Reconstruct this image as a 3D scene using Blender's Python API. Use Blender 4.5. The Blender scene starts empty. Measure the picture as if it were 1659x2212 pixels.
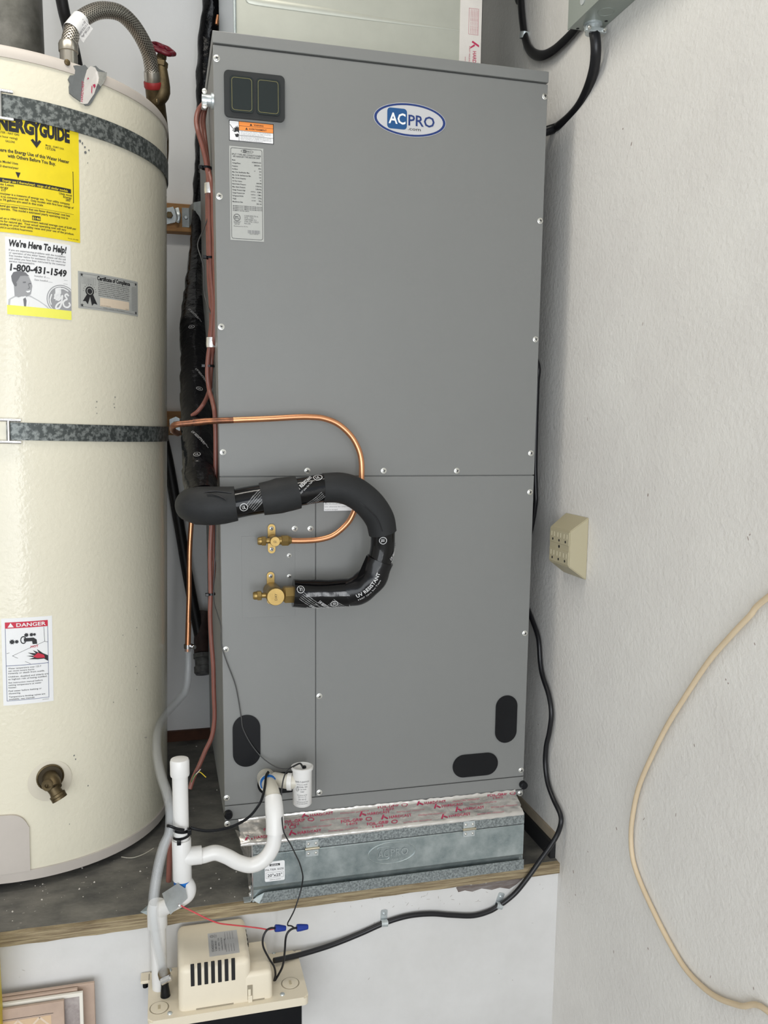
import bpy, bmesh, math, random
from mathutils import Vector, Matrix, noise

S = bpy.context.scene
COL = S.collection
PI = math.pi

# ---------------------------------------------------------------- camera, light, exposure
cam = bpy.data.cameras.new('camera')
cam.sensor_fit = 'VERTICAL'
cam.sensor_height = 36.0
cam.lens = 29.504
cam.shift_x = 0.00795
cam.shift_y = 0.02883
cam.clip_start = 0.02
cam_ob = bpy.data.objects.new('camera', cam)
cam_ob.location = (-0.1025, -1.5528, 0.7856)
cam_ob.rotation_euler = (1.43439, -0.00971, -0.24957)
COL.objects.link(cam_ob)
S.camera = cam_ob

W = bpy.data.worlds.new('daylight')
S.world = W
W.use_nodes = True
bg = W.node_tree.nodes['Background']
bg.inputs['Color'].default_value = (0.80, 0.88, 1.0, 1)
bg.inputs['Strength'].default_value = 1.0

def area(name, loc, target, sx, sy, power, col):
    l = bpy.data.lights.new(name, 'AREA')
    l.shape = 'RECTANGLE'; l.size = sx; l.size_y = sy; l.energy = power; l.color = col
    o = bpy.data.objects.new(name, l)
    o.location = loc
    o.rotation_euler = (Vector(target) - Vector(loc)).to_track_quat('-Z', 'Y').to_euler()
    COL.objects.link(o)
    return o
# daylight coming in through the open garage door behind the camera
area('garage_door_daylight', (-1.1, -3.45, 0.35), (-0.5, 0.0, 0.45), 2.8, 1.8, 78, (0.93, 0.97, 1.0))
# narrow upright light added to put a tall highlight on the tank
area('added_highlight_strip', (0.22, -3.40, 0.60), (-0.3, 0.2, 0.60), 0.20, 2.2, 20, (0.97, 0.98, 1.0))
# fluorescent fitting under the garage ceiling
area('ceiling_fluorescent', (-0.40, -0.28, 2.12), (-0.40, -0.28, 0.0), 1.2, 0.25, 14, (1.0, 0.95, 0.86))

S.view_settings.view_transform = 'Standard'
S.view_settings.look = 'None'
S.view_settings.exposure = -0.40
S.view_settings.gamma = 1.0
S.view_settings.use_curve_mapping = False
S.cycles.sample_clamp_indirect = 4.0

# ---------------------------------------------------------------- helpers
MATS = {}
def mat(name, col, rough=0.5, metal=0.0, var=0.0, vscale=8.0, bump=0.0, bscale=300.0, col2=None, spot=0.0,
        sscale=40.0, scol=(0.2, 0.17, 0.14), coat=0.0, aniso=(1, 1, 1), ramp=(0.32, 0.68), trans=0.0, ior=1.45, alpha=1.0, rvar=0.0, spec=0.5):
    """principled material with noise-driven tone, sparse spots and fine relief"""
    if name in MATS: return MATS[name]
    m = bpy.data.materials.new(name); m.use_nodes = True
    nt = m.node_tree; N = nt.nodes; L = nt.links
    b = N['Principled BSDF']
    b.inputs['Roughness'].default_value = rough
    b.inputs['Metallic'].default_value = metal
    b.inputs['Coat Weight'].default_value = coat
    b.inputs['Transmission Weight'].default_value = trans
    b.inputs['IOR'].default_value = ior
    b.inputs['Alpha'].default_value = alpha
    b.inputs['Specular IOR Level'].default_value = spec
    c = (*col, 1)
    b.inputs['Base Color'].default_value = c
    m.diffuse_color = c
    tc = N.new('ShaderNodeTexCoord'); mp = N.new('ShaderNodeMapping')
    mp.inputs['Scale'].default_value = aniso
    L.new(tc.outputs['Object'], mp.inputs['Vector'])
    last = None
    if var > 0 or col2:
        n = N.new('ShaderNodeTexNoise'); n.inputs['Scale'].default_value = vscale
        n.inputs['Detail'].default_value = 6; n.inputs['Roughness'].default_value = 0.65
        L.new(mp.outputs[0], n.inputs['Vector'])
        r = N.new('ShaderNodeValToRGB')
        r.color_ramp.elements[0].position, r.color_ramp.elements[1].position = ramp
        d = col2 or tuple(max(0, x * (1 - var)) for x in col)
        r.color_ramp.elements[0].color = (*d, 1); r.color_ramp.elements[1].color = c
        L.new(n.outputs['Fac'], r.inputs['Fac'])
        last = r.outputs['Color']
        if rvar:
            mr = N.new('ShaderNodeMapRange')
            mr.inputs['To Min'].default_value = max(0.02, rough - rvar); mr.inputs['To Max'].default_value = min(1, rough + rvar)
            L.new(n.outputs['Fac'], mr.inputs['Value']); L.new(mr.outputs[0], b.inputs['Roughness'])
    if spot > 0:
        n = N.new('ShaderNodeTexNoise'); n.inputs['Scale'].default_value = sscale; n.inputs['Detail'].default_value = 4
        L.new(mp.outputs[0], n.inputs['Vector'])
        r = N.new('ShaderNodeValToRGB')
        r.color_ramp.elements[0].position = 0.70 - 0.10 * spot; r.color_ramp.elements[0].color = (0, 0, 0, 1)
        r.color_ramp.elements[1].position = 0.76 - 0.10 * spot; r.color_ramp.elements[1].color = (1, 1, 1, 1)
        L.new(n.outputs['Fac'], r.inputs['Fac'])
        mx = N.new('ShaderNodeMix'); mx.data_type = 'RGBA'
        mx.inputs['A'].default_value = c; mx.inputs['B'].default_value = (*scol, 1)
        if last: L.new(last, mx.inputs['A'])
        L.new(r.outputs['Color'], mx.inputs['Factor'])
        last = mx.outputs['Result']
    if last: L.new(last, b.inputs['Base Color'])
    if bump > 0:
        n = N.new('ShaderNodeTexNoise'); n.inputs['Scale'].default_value = bscale; n.inputs['Detail'].default_value = 3
        L.new(mp.outputs[0], n.inputs['Vector'])
        bp = N.new('ShaderNodeBump'); bp.inputs['Strength'].default_value = bump; bp.inputs['Distance'].default_value = 0.002
        L.new(n.outputs['Fac'], bp.inputs['Height']); L.new(bp.outputs[0], b.inputs['Normal'])
    MATS[name] = m
    return m

WL = {}
def thing(name, label, cat, loc=(0, 0, 0), group=None):
    o = bpy.data.objects.new(name, None)
    o.empty_display_size = 0.03
    COL.objects.link(o); o.location = loc
    WL[o.name] = Vector(loc)
    tag(o, label, cat, group)
    return o
def tag(o, label=None, cat=None, group=None, kind=None):
    if label: o['label'] = label
    if cat: o['category'] = cat
    if group: o['group'] = group
    if kind: o['kind'] = kind
    return o

def obj(name, bm, mats, parent=None, smooth=None, label=None, kind=None):
    """one mesh object from a bmesh given in world coordinates; origin at its middle"""
    me = bpy.data.meshes.new(name)
    if bm.verts:
        lo = Vector((min(v.co[i] for v in bm.verts) for i in range(3)))
        hi = Vector((max(v.co[i] for v in bm.verts) for i in range(3)))
        c = (lo + hi) / 2
    else: c = Vector()
    for v in bm.verts: v.co -= c
    bm.normal_update()
    bm.to_mesh(me); bm.free()
    for m in (mats if isinstance(mats, (list, tuple)) else [mats]): me.materials.append(m)
    if smooth is not None:
        me.shade_smooth()
        if smooth < 180: me.set_sharp_from_angle(angle=math.radians(smooth))
    o = bpy.data.objects.new(name, me); COL.objects.link(o)
    WL[o.name] = c
    if parent:
        o.parent = parent; o.location = c - WL[parent.name]
    else: o.location = c
    if label: o['label'] = label
    if kind: o['kind'] = kind
    return o

def copies(src, spots, parent, name=None):
    """linked copies of one part, at world points"""
    for p in spots:
        o = src.copy(); COL.objects.link(o)
        o.parent = parent; o.location = Vector(p) - WL[parent.name]

def box(bm, lo, hi, mi=0, bev=0.0, seg=2):
    x0, y0, z0 = lo; x1, y1, z1 = hi
    vs = [bm.verts.new(p) for p in ((x0,y0,z0),(x1,y0,z0),(x1,y1,z0),(x0,y1,z0),(x0,y0,z1),(x1,y0,z1),(x1,y1,z1),(x0,y1,z1))]
    fs = [bm.faces.new([vs[i] for i in f]) for f in ((0,3,2,1),(4,5,6,7),(0,1,5,4),(1,2,6,5),(2,3,7,6),(3,0,4,7))]
    for f in fs: f.material_index = mi
    if bev > 0:
        es = list({e for f in fs for e in f.edges})
        bmesh.ops.bevel(bm, geom=es, offset=bev, segments=seg, profile=0.5, affect='EDGES')
    return vs
def bx(lo, hi, bev=0.0, seg=2):
    bm = bmesh.new(); box(bm, lo, hi, 0, bev, seg); return bm

def prism(bm, poly, frame, d, mi=0):
    """poly: 2-D outline; frame = (origin, u, v, n); solid of thickness d along n"""
    o, u, v, n = [Vector(a) for a in frame]
    a = [bm.verts.new(o + u * p[0] + v * p[1]) for p in poly]
    b = [bm.verts.new(o + u * p[0] + v * p[1] + n * d) for p in poly]
    k = len(poly)
    fs = [bm.faces.new(b), bm.faces.new(list(reversed(a)))]
    for i in range(k): fs.append(bm.faces.new((a[i], a[(i+1) % k], b[(i+1) % k], b[i])))
    for f in fs: f.material_index = mi
    return fs
FRONT = ((0, 0, 0), (1, 0, 0), (0, 0, 1), (0, -1, 0))       # drawn as x,z and facing the camera
def front(y): return ((0, y, 0), (1, 0, 0), (0, 0, 1), (0, -1, 0))
def side(x): return ((x, 0, 0), (0, -1, 0), (0, 0, 1), (-1, 0, 0))   # on the right wall: drawn as -y,z

def rrect(x0, z0, x1, z1, r, n=5):
    P = []
    for cx, cz, a in ((x1-r, z1-r, 0), (x0+r, z1-r, 90), (x0+r, z0+r, 180), (x1-r, z0+r, 270)):
        for i in range(n+1):
            t = math.radians(a + 90*i/n); P.append((cx + r*math.cos(t), cz + r*math.sin(t)))
    return P
def ell(cx, cz, rx, rz, n=40, a0=0.0):
    return [(cx + rx*math.cos(a0 + 2*PI*i/n), cz + rz*math.sin(a0 + 2*PI*i/n)) for i in range(n)]

def catmull(P, sub):
    P = [Vector(p) for p in P]
    if len(P) < 3: return [P[0].lerp(P[-1], i/sub) for i in range(sub+1)], [i/sub*(len(P)-1) for i in range(sub+1)]
    out, t = [], []
    for i in range(len(P)-1):
        a = P[i-1] if i > 0 else P[i]*2 - P[i+1]
        b, c = P[i], P[i+1]
        d = P[i+2] if i+2 < len(P) else P[i+1]*2 - P[i]
        for k in range(sub):
            s = k/sub
            # centripetal-like cubic
            out.append(0.5*((2*b) + (c-a)*s + (2*a-5*b+4*c-d)*s*s + (3*b-a-3*c+d)*s**3)); t.append(i+s)
    out.append(P[-1]); t.append(len(P)-1)
    return out, t

def tube(bm, pts, r, n=12, sub=5, caps=True, mi=0, wob=0.0, wseed=0.0, flat=None):
    """round pipe along a smoothed path; r a number or one value per point; uv = metres along / around"""
    C, T = catmull(pts, sub)
    uvl = bm.loops.layers.uv.verify()
    rad = lambda t: r if not isinstance(r, (list, tuple)) else r[min(int(t), len(r)-1)] + (r[min(int(t)+1, len(r)-1)] - r[min(int(t), len(r)-1)]) * (t - int(t))
    tan = []
    for i in range(len(C)):
        d = C[min(i+1, len(C)-1)] - C[max(i-1, 0)]
        tan.append(d.normalized() if d.length > 1e-9 else Vector((0, 0, 1)))
    up = Vector((0, -1, 0)) if abs(tan[0].y) < 0.9 else Vector((1, 0, 0))
    u = (up - tan[0]*up.dot(tan[0])).normalized()
    rings, s, dist = [], 0.0, [0.0]
    for i, c in enumerate(C):
        if i:
            u = (u - tan[i]*u.dot(tan[i])).normalized()
            s += (c - C[i-1]).length; dist.append(s)
        w = tan[i].cross(u)
        R = rad(T[i])
        ring = []
        for k in range(n):
            a = 2*PI*k/n
            q = R
            if wob: q = R*(1 + wob*noise.noise(Vector((math.cos(a)*1.3 + wseed, math.sin(a)*1.3, s*38 + wseed))))
            fu, fw = (1, 1) if not flat else flat
            ring.append(bm.verts.new(c + u*math.cos(a)*q*fu + w*math.sin(a)*q*fw))
        rings.append(ring)
    R0 = rad(0)
    for i in range(len(rings)-1):
        for k in range(n):
            k2 = (k+1) % n
            f = bm.faces.new((rings[i][k], rings[i][k2], rings[i+1][k2], rings[i+1][k]))
            f.material_index = mi
            for lp, (a, b) in zip(f.loops, ((i, k), (i, k+1), (i+1, k+1), (i+1, k))):
                lp[uvl].uv = (dist[a], b/n*2*PI*R0)
    if caps:
        f = bm.faces.new(list(reversed(rings[0]))); f.material_index = mi
        f = bm.faces.new(rings[-1]); f.material_index = mi
    return rings
def tb(pts, r, **k):
    bm = bmesh.new(); tube(bm, pts, r, **k); return bm

def lathe(bm, prof, o=(0,0,0), axis=(0,0,1), n=24, mi=0, close=True):
    """prof: (radius, height) along axis from o"""
    z = Vector(axis).normalized(); x = Vector((1,0,0)) if abs(z.x) < 0.9 else Vector((0,1,0))
    x = (x - z*x.dot(z)).normalized(); y = z.cross(x); o = Vector(o)
    rings = []
    for r, h in prof:
        if r < 1e-6: rings.append([bm.verts.new(o + z*h)])
        else: rings.append([bm.verts.new(o + z*h + (x*math.cos(2*PI*k/n) + y*math.sin(2*PI*k/n))*r) for k in range(n)])
    for a, b in zip(rings, rings[1:]):
        for k in range(n):
            k2 = (k+1) % n
            if len(a) == 1 and len(b) == 1: continue
            if len(a) == 1: f = bm.faces.new((a[0], b[k2], b[k]))
            elif len(b) == 1: f = bm.faces.new((a[k], a[k2], b[0]))
            else: f = bm.faces.new((a[k], a[k2], b[k2], b[k]))
            f.material_index = mi
    if close:
        if len(rings[0]) > 1: bm.faces.new(list(reversed(rings[0]))).material_index = mi
        if len(rings[-1]) > 1: bm.faces.new(rings[-1]).material_index = mi
def lt(prof, o=(0,0,0), axis=(0,0,1), n=24):
    bm = bmesh.new(); lathe(bm, prof, o, axis, n); return bm
def hexnut(bm, o, axis, r, h, mi=0):
    lathe(bm, [(r*0.86, 0), (r, h*0.12), (r, h*0.88), (r*0.86, h)], o, axis, 6, mi)

TXT = {}
def text_polys(s, bold):
    """glyph outlines of a string as 2-D polygons, cap height about 0.72"""
    k = (s, bold)
    if k in TXT: return TXT[k]
    cu = bpy.data.curves.new('t', 'FONT'); cu.body = s; cu.size = 1.0; cu.resolution_u = 2; cu.offset = bold
    o = bpy.data.objects.new('t', cu)
    me = bpy.data.meshes.new_from_object(o)
    vs = [(v.co.x, v.co.y) for v in me.vertices]
    P = [[vs[i] for i in p.vertices] for p in me.polygons]
    bpy.data.objects.remove(o); bpy.data.curves.remove(cu); bpy.data.meshes.remove(me)
    xs = [q[0] for p in P for q in p] or [0, 0]
    TXT[k] = (P, min(xs), max(xs))
    return TXT[k]

class Print:
    """flat print on a label: shapes in millimetres from the label's lower left corner"""
    def __init__(self): self.f = []
    def poly(self, pts, m, lay=1): self.f.append((list(pts), m, lay)); return self
    def rect(self, x0, y0, x1, y1, m, lay=1, cols=1):
        for i in range(cols):
            a = x0 + (x1-x0)*i/cols; b = x0 + (x1-x0)*(i+1)/cols
            self.f.append(([(a, y0), (b, y0), (b, y1), (a, y1)], m, lay))
        return self
    def frame(self, x0, y0, x1, y1, w, m, lay=1, cols=1):
        self.rect(x0, y0, x1, y0+w, m, lay, cols); self.rect(x0, y1-w, x1, y1, m, lay, cols)
        self.rect(x0, y0, x0+w, y1, m, lay); self.rect(x1-w, y0, x1, y1, m, lay); return self
    def ring(self, outer, inner, m, lay=1):
        n = len(outer)
        for i in range(n):
            j = (i+1) % n
            self.f.append(([outer[i], outer[j], inner[j], inner[i]], m, lay))
        return self
    def line(self, pts, w, m, lay=1):
        for a, b in zip(pts, pts[1:]):
            d = Vector((b[0]-a[0], b[1]-a[1]))
            if d.length < 1e-6: continue
            n = Vector((-d.y, d.x)).normalized() * w/2; e = d.normalized()*w*0.25
            self.f.append(([(a[0]-e.x+n.x, a[1]-e.y+n.y), (a[0]-e.x-n.x, a[1]-e.y-n.y), (b[0]+e.x-n.x, b[1]+e.y-n.y), (b[0]+e.x+n.x, b[1]+e.y+n.y)], m, lay))
        return self
    def text(self, s, x, y, cap, m, w=None, align='l', bold=0.0, lay=2, rot=0.0, slant=0.0):
        P, a, b = text_polys(s, bold)
        k = cap/0.72; kx = k
        if w: kx = w/max(b-a, 1e-6)
        wd = (b-a)*kx
        ox = {'l': 0, 'c': -wd/2, 'r': -wd}[align]
        c, sn = math.cos(rot), math.sin(rot)
        for p in P:
            q = []
            for px, py in p:
                X = (px-a)*kx + ox + py*k*slant; Y = py*k
                q.append((x + X*c - Y*sn, y + X*sn + Y*c))
            self.f.append((q, m, lay))
        return self
    def build(self, name, parent, fn, mats, lift=0.00012):
        bm = bmesh.new()
        for pts, m, lay in self.f:
            try:
                f = bm.faces.new([bm.verts.new(fn(px/1000, py/1000, lay*lift)) for px, py in pts]); f.material_index = m
            except ValueError: pass
        return obj(name, bm, mats, parent)

def on_front(x0, z0, y, sx=1.0, sz=1.0, shear=0.0):
    return lambda a, b, h: Vector((x0 + a*sx, y - h, z0 + b*sz + a*shear))

# ---------------------------------------------------------------- materials
M_wall = mat('wall_paint', (0.77, 0.755, 0.72), 0.7, col2=(0.70, 0.68, 0.65), vscale=4.5, bump=0.6, bscale=130)
M_wallb = mat('back_wall_paint', (0.93, 0.93, 0.92), 0.7, var=0.03, vscale=4, bump=0.15, bscale=120)
M_wallp = mat('platform_wall_paint', (0.69, 0.68, 0.665), 0.65, col2=(0.61, 0.60, 0.58), vscale=5, bump=0.25, bscale=50)
M_ceil = mat('ceiling_paint', (0.62, 0.60, 0.56), 0.8)
M_conc = mat('garage_concrete', (0.42, 0.41, 0.39), 0.8, var=0.3, vscale=5)
M_deck = mat('grimy_plywood', (0.21, 0.20, 0.175), 0.75, col2=(0.075, 0.074, 0.07), vscale=9, bump=0.3, bscale=60, spot=0.12, sscale=90, scol=(0.36, 0.34, 0.30), aniso=(1, 1.6, 1))
M_ply = mat('plywood_edge', (0.44, 0.36, 0.22), 0.8, col2=(0.15, 0.105, 0.06), vscale=11, bump=0.8, bscale=40, aniso=(1.2, 5, 26))
M_wood = mat('old_wood', (0.48, 0.26, 0.09), 0.6, col2=(0.30, 0.14, 0.05), vscale=14, aniso=(1, 6, 6))
M_dark = mat('dark_gap', (0.012, 0.012, 0.013), 0.8)
M_tan = mat('bare_board', (0.42, 0.35, 0.26), 0.8, var=0.3, vscale=15)
M_grey = mat('grey_powder_coat', (0.205, 0.208, 0.201), 0.42, var=0.03, vscale=5, bump=0.05, bscale=700, spec=0.45)
M_screw = mat('zinc_screw', (0.72, 0.72, 0.68), 0.32, metal=0.9)
M_blackp = mat('black_plastic', (0.006, 0.0065, 0.008), 0.22, spec=0.3)
M_breaker = mat('charcoal_plastic', (0.026, 0.028, 0.028), 0.42, spec=0.35)
M_smoke = mat('smoked_window', (0.014, 0.020, 0.020), 0.22, spec=0.45)
M_paper = mat('white_label', (0.80, 0.80, 0.80), 0.45)
M_greyp = mat('silver_label', (0.42, 0.425, 0.40), 0.45, var=0.05, vscale=30)
M_ink = mat('black_ink', (0.015, 0.015, 0.017), 0.5)
M_inkg = mat('grey_ink', (0.16, 0.16, 0.17), 0.5)
M_inkm = mat('mid_grey_ink', (0.33, 0.33, 0.34), 0.5)
M_inkl = mat('light_grey_ink', (0.52, 0.52, 0.53), 0.5)
M_orange = mat('orange_ink', (0.85, 0.27, 0.05), 0.5)
M_yellow = mat('yellow_label', (0.84, 0.66, 0.012), 0.45, var=0.12, vscale=18)
M_lemon = mat('lemon_band', (0.85, 0.82, 0.12), 0.45)
M_red = mat('red_ink', (0.55, 0.02, 0.05), 0.5)
M_redt = mat('tape_red_ink', (0.45, 0.03, 0.09), 0.5)
M_blue = mat('navy_badge', (0.012, 0.035, 0.16), 0.4)
M_blue2 = mat('azure_badge', (0.01, 0.075, 0.22), 0.4)
M_cream = mat('enamel_cream', (0.76, 0.715, 0.575), 0.17, var=0.04, vscale=3, bump=0.35, bscale=120)
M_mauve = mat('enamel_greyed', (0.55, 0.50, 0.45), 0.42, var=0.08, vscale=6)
M_patch = mat('bare_steel_patch', (0.17, 0.18, 0.18), 0.55, var=0.2, vscale=30)
M_galv = mat('galvanised_spangle', (0.40, 0.44, 0.44), 0.42, metal=0.6, col2=(0.15, 0.17, 0.175), vscale=260, rvar=0.1, ramp=(0.36, 0.66))
M_strap = mat('galvanised_strap', (0.24, 0.26, 0.25), 0.45, metal=0.45, col2=(0.072, 0.082, 0.08), vscale=115, rvar=0.12, ramp=(0.45, 0.58))
M_sheet = mat('galvanised_sheet', (0.56, 0.61, 0.61), 0.34, metal=0.7, col2=(0.36, 0.42, 0.43), vscale=45, rvar=0.1)
M_duct = mat('duct_sheet', (0.49, 0.50, 0.44), 0.42, metal=0.5, var=0.08, vscale=12)
M_shiny = mat('bright_duct_side', (0.50, 0.55, 0.58), 0.16, metal=0.95)
M_chrome = mat('chrome_steel', (0.75, 0.75, 0.76), 0.14, metal=1.0)
M_zinc = mat('zinc_plate', (0.62, 0.67, 0.68), 0.30, metal=0.55, var=0.25, vscale=60)
M_alu = mat('foil_tape', (0.80, 0.78, 0.75), 0.25, metal=0.85, var=0.12, vscale=25, bump=0.3, bscale=90)
M_alu2 = mat('foil_liner', (0.78, 0.74, 0.70), 0.4, metal=0.3, var=0.08, vscale=25)
M_copper = mat('bright_copper', (0.80, 0.37, 0.19), 0.30, metal=0.9, var=0.2, vscale=25)
M_copperd = mat('tarnished_copper', (0.33, 0.14, 0.07), 0.38, metal=0.85, col2=(0.10, 0.05, 0.04), vscale=60)
M_brass = mat('brass', (0.40, 0.275, 0.10), 0.40, metal=0.85, var=0.2, vscale=40)
M_bronze = mat('aged_brass', (0.15, 0.11, 0.055), 0.45, metal=0.7, var=0.5, vscale=50)
M_foam = mat('black_foam', (0.020, 0.021, 0.022), 0.62, var=0.2, vscale=15, bump=0.12, bscale=400, spec=0.35)
M_tape = mat('glossy_black_tape', (0.003, 0.003, 0.0035), 0.10, bump=0.12, bscale=50, spec=0.4)
M_tapet = mat('wrinkled_black_tape', (0.003, 0.003, 0.004), 0.18, bump=0.9, bscale=70, spec=0.22)
M_tapem = mat('satin_black_tape', (0.004, 0.004, 0.005), 0.22, bump=0.5, bscale=45, spec=0.4)
M_white_ink = mat('white_ink', (0.62, 0.62, 0.62), 0.5)
M_wire = mat('black_wire', (0.010, 0.010, 0.012), 0.32)
M_wireg = mat('grey_wire', (0.06, 0.06, 0.06), 0.4)
M_brown = mat('brown_cable', (0.21, 0.075, 0.055), 0.38, var=0.2, vscale=30)
M_redw = mat('red_wire', (0.55, 0.06, 0.07), 0.4)
M_nut = mat('blue_plastic', (0.01, 0.035, 0.26), 0.32)
M_pvc = mat('white_pvc', (0.74, 0.73, 0.71), 0.28, var=0.03, vscale=20)
M_pvcb = mat('beige_pvc', (0.60, 0.57, 0.49), 0.32, var=0.1, vscale=20)
M_primer = mat('blue_primer', (0.01, 0.16, 0.55), 0.4, var=0.4, vscale=40)
M_tan_p = mat('cream_plastic', (0.74, 0.665, 0.525), 0.42, var=0.03, vscale=15, bump=0.06, bscale=500)
M_outlet = mat('beige_plastic', (0.43, 0.385, 0.26), 0.42)
M_outletd = mat('beige_plastic_slot', (0.62, 0.57, 0.42), 0.5)
M_cableb = mat('cream_cable', (0.66, 0.53, 0.36), 0.5, var=0.08, vscale=20)
M_box = mat('grey_green_enamel', (0.26, 0.29, 0.26), 0.32, var=0.04, vscale=8)
M_iron = mat('black_iron', (0.014, 0.013, 0.013), 0.5, var=0.3, vscale=40)
M_rust = mat('rusty_fitting', (0.06, 0.035, 0.03), 0.6, var=0.5, vscale=50)
M_redh = mat('red_handwheel', (0.16, 0.008, 0.02), 0.35, var=0.3, vscale=40)
M_flue = mat('dull_flue', (0.17, 0.165, 0.15), 0.5, metal=0.5, col2=(0.07, 0.07, 0.06), vscale=18)
M_tile = mat('pinkish_tile', (0.50, 0.37, 0.29), 0.45, var=0.15, vscale=20)
M_tile2 = mat('grey_crackle_tile', (0.42, 0.37, 0.35), 0.4, col2=(0.24, 0.20, 0.19), vscale=45)
M_tile3 = mat('white_edge_tile', (0.78, 0.74, 0.66), 0.3)
M_tilep = mat('pattern_glaze', (0.66, 0.47, 0.30), 0.45, var=0.1, vscale=30)
M_dust = mat('plaster_crumbs', (0.62, 0.58, 0.52), 0.9)

# braided stainless: two crossing waves along the hose's own length and girth
def braid():
    m = bpy.data.materials.new('braided_steel'); m.use_nodes = True
    N = m.node_tree.nodes; L = m.node_tree.links; b = N['Principled BSDF']
    b.inputs['Metallic'].default_value = 0.9; b.inputs['Roughness'].default_value = 0.3
    uv = N.new('ShaderNodeTexCoord'); out = []
    for s in (1, -1):
        mp = N.new('ShaderNodeMapping'); mp.inputs['Rotation'].default_value = (0, 0, s*0.75)
        L.new(uv.outputs['UV'], mp.inputs['Vector'])
        w = N.new('ShaderNodeTexWave'); w.inputs['Scale'].default_value = 66
        L.new(mp.outputs[0], w.inputs['Vector']); out.append(w)
    mu = N.new('ShaderNodeMath'); mu.operation = 'MAXIMUM'
    L.new(out[0].outputs['Fac'], mu.inputs[0]); L.new(out[1].outputs['Fac'], mu.inputs[1])
    r = N.new('ShaderNodeValToRGB')
    r.color_ramp.elements[0].color = (0.07, 0.06, 0.05, 1); r.color_ramp.elements[1].color = (0.62, 0.57, 0.50, 1)
    r.color_ramp.elements[0].position = 0.35; r.color_ramp.elements[1].position = 0.9
    L.new(mu.outputs[0], r.inputs['Fac']); L.new(r.outputs['Color'], b.inputs['Base Color'])
    bp = N.new('ShaderNodeBump'); bp.inputs['Strength'].default_value = 0.6; bp.inputs['Distance'].default_value = 0.001
    L.new(mu.outputs[0], bp.inputs['Height']); L.new(bp.outputs[0], b.inputs['Normal'])
    return m
M_braid = braid()
def clear_vinyl():
    m = bpy.data.materials.new('clear_vinyl'); m.use_nodes = True
    N = m.node_tree.nodes; L = m.node_tree.links; b = N['Principled BSDF']
    b.inputs['Base Color'].default_value = (0.66, 0.68, 0.69, 1); b.inputs['Roughness'].default_value = 0.12
    b.inputs['Alpha'].default_value = 0.19; b.inputs['IOR'].default_value = 1.5
    return m
M_vinyl = clear_vinyl()

# ================================================================ the setting
DZ, PY, XR, YB, FZ = -0.12, -0.046, 0.69, 0.845, -0.577      # platform top, platform front, right wall, back wall, garage floor
def struct(name, bm, m, **k):
    o = obj(name, bm, m, **k); o['kind'] = 'structure'; return o
struct('wall_back', bx((-2.6, YB, FZ), (XR+0.1, YB+0.1, 2.15)), M_wallb)
struct('wall_right', bx((XR, -3.4, FZ), (XR+0.1, YB, 2.15)), M_wall)
struct('wall_left', bx((-2.7, -3.4, FZ), (-2.6, YB+0.1, 2.15)), M_wall)
struct('ceiling', bx((-2.7, -3.4, 2.15), (XR+0.1, YB+0.1, 2.25)), M_ceil)
struct('floor', bx((-2.7, -3.6, FZ-0.1), (XR+0.1, PY+0.01, FZ)), M_conc)
plat = struct('wall_platform', bx((-2.6, PY+0.006, FZ), (XR, PY+0.09, DZ-0.022)), M_wallp)
struct('floor_platform', bx((-2.6, PY+0.012, DZ-0.022), (XR, YB, DZ)), M_deck)

# plywood edge along the front of the platform, slightly ragged
bm = bmesh.new()
n = 90
random.seed(3)
top, bot = [], []
for i in range(n+1):
    x = -2.0 + (XR+2.0)*i/n
    top.append((x, DZ - 0.0005 + random.uniform(-0.001, 0.0007))); bot.append((x, DZ - 0.0225 + random.uniform(-0.0015, 0.0012)))
prism(bm, bot + top[::-1], front(PY+0.012), 0.012)
struct('trim_1', bm, M_ply)
# bare board and near-black strip painted as the gap's shade, where the right wall meets the platform
struct('baseboard_right', bx((XR-0.005, PY+0.02, DZ+0.036), (XR, YB, DZ+0.056)), M_tan)
struct('gap_shade_strip', bx((XR-0.012, PY+0.022, DZ), (XR, YB, DZ+0.036)), M_dark)
struct('trim_3', bx((-2.6, YB-0.012, DZ), (0.02, YB, DZ+0.03)), mat('red_brown_board', (0.10, 0.035, 0.015), 0.7, var=0.4, vscale=25))
# grey board showing where the paint has flaked off the platform face
bm = bmesh.new()
P = [(0.4617, -0.1477), (0.4766, -0.1415), (0.4949, -0.147), (0.5099, -0.1419), (0.5274, -0.1473), (0.5456, -0.1415), (0.5633, -0.1469), (0.5764, -0.1384), (0.5971, -0.137), (0.6149, -0.1372), (0.608, -0.1487), (0.5938, -0.1592), (0.5795, -0.1666), (0.5586, -0.1607), (0.5402, -0.1633), (0.5175, -0.1572), (0.4973, -0.1616), (0.481, -0.1564), (0.4669, -0.1585)]
prism(bm, P, front(PY+0.0062), 0.0008)
obj('bare_board_patch', bm, mat('weathered_grey_board', (0.24, 0.22, 0.21), 0.8, col2=(0.11, 0.075, 0.06), vscale=40, aniso=(0.5, 1, 5)), plat, label='grey bare board showing through flaked white paint')
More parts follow.
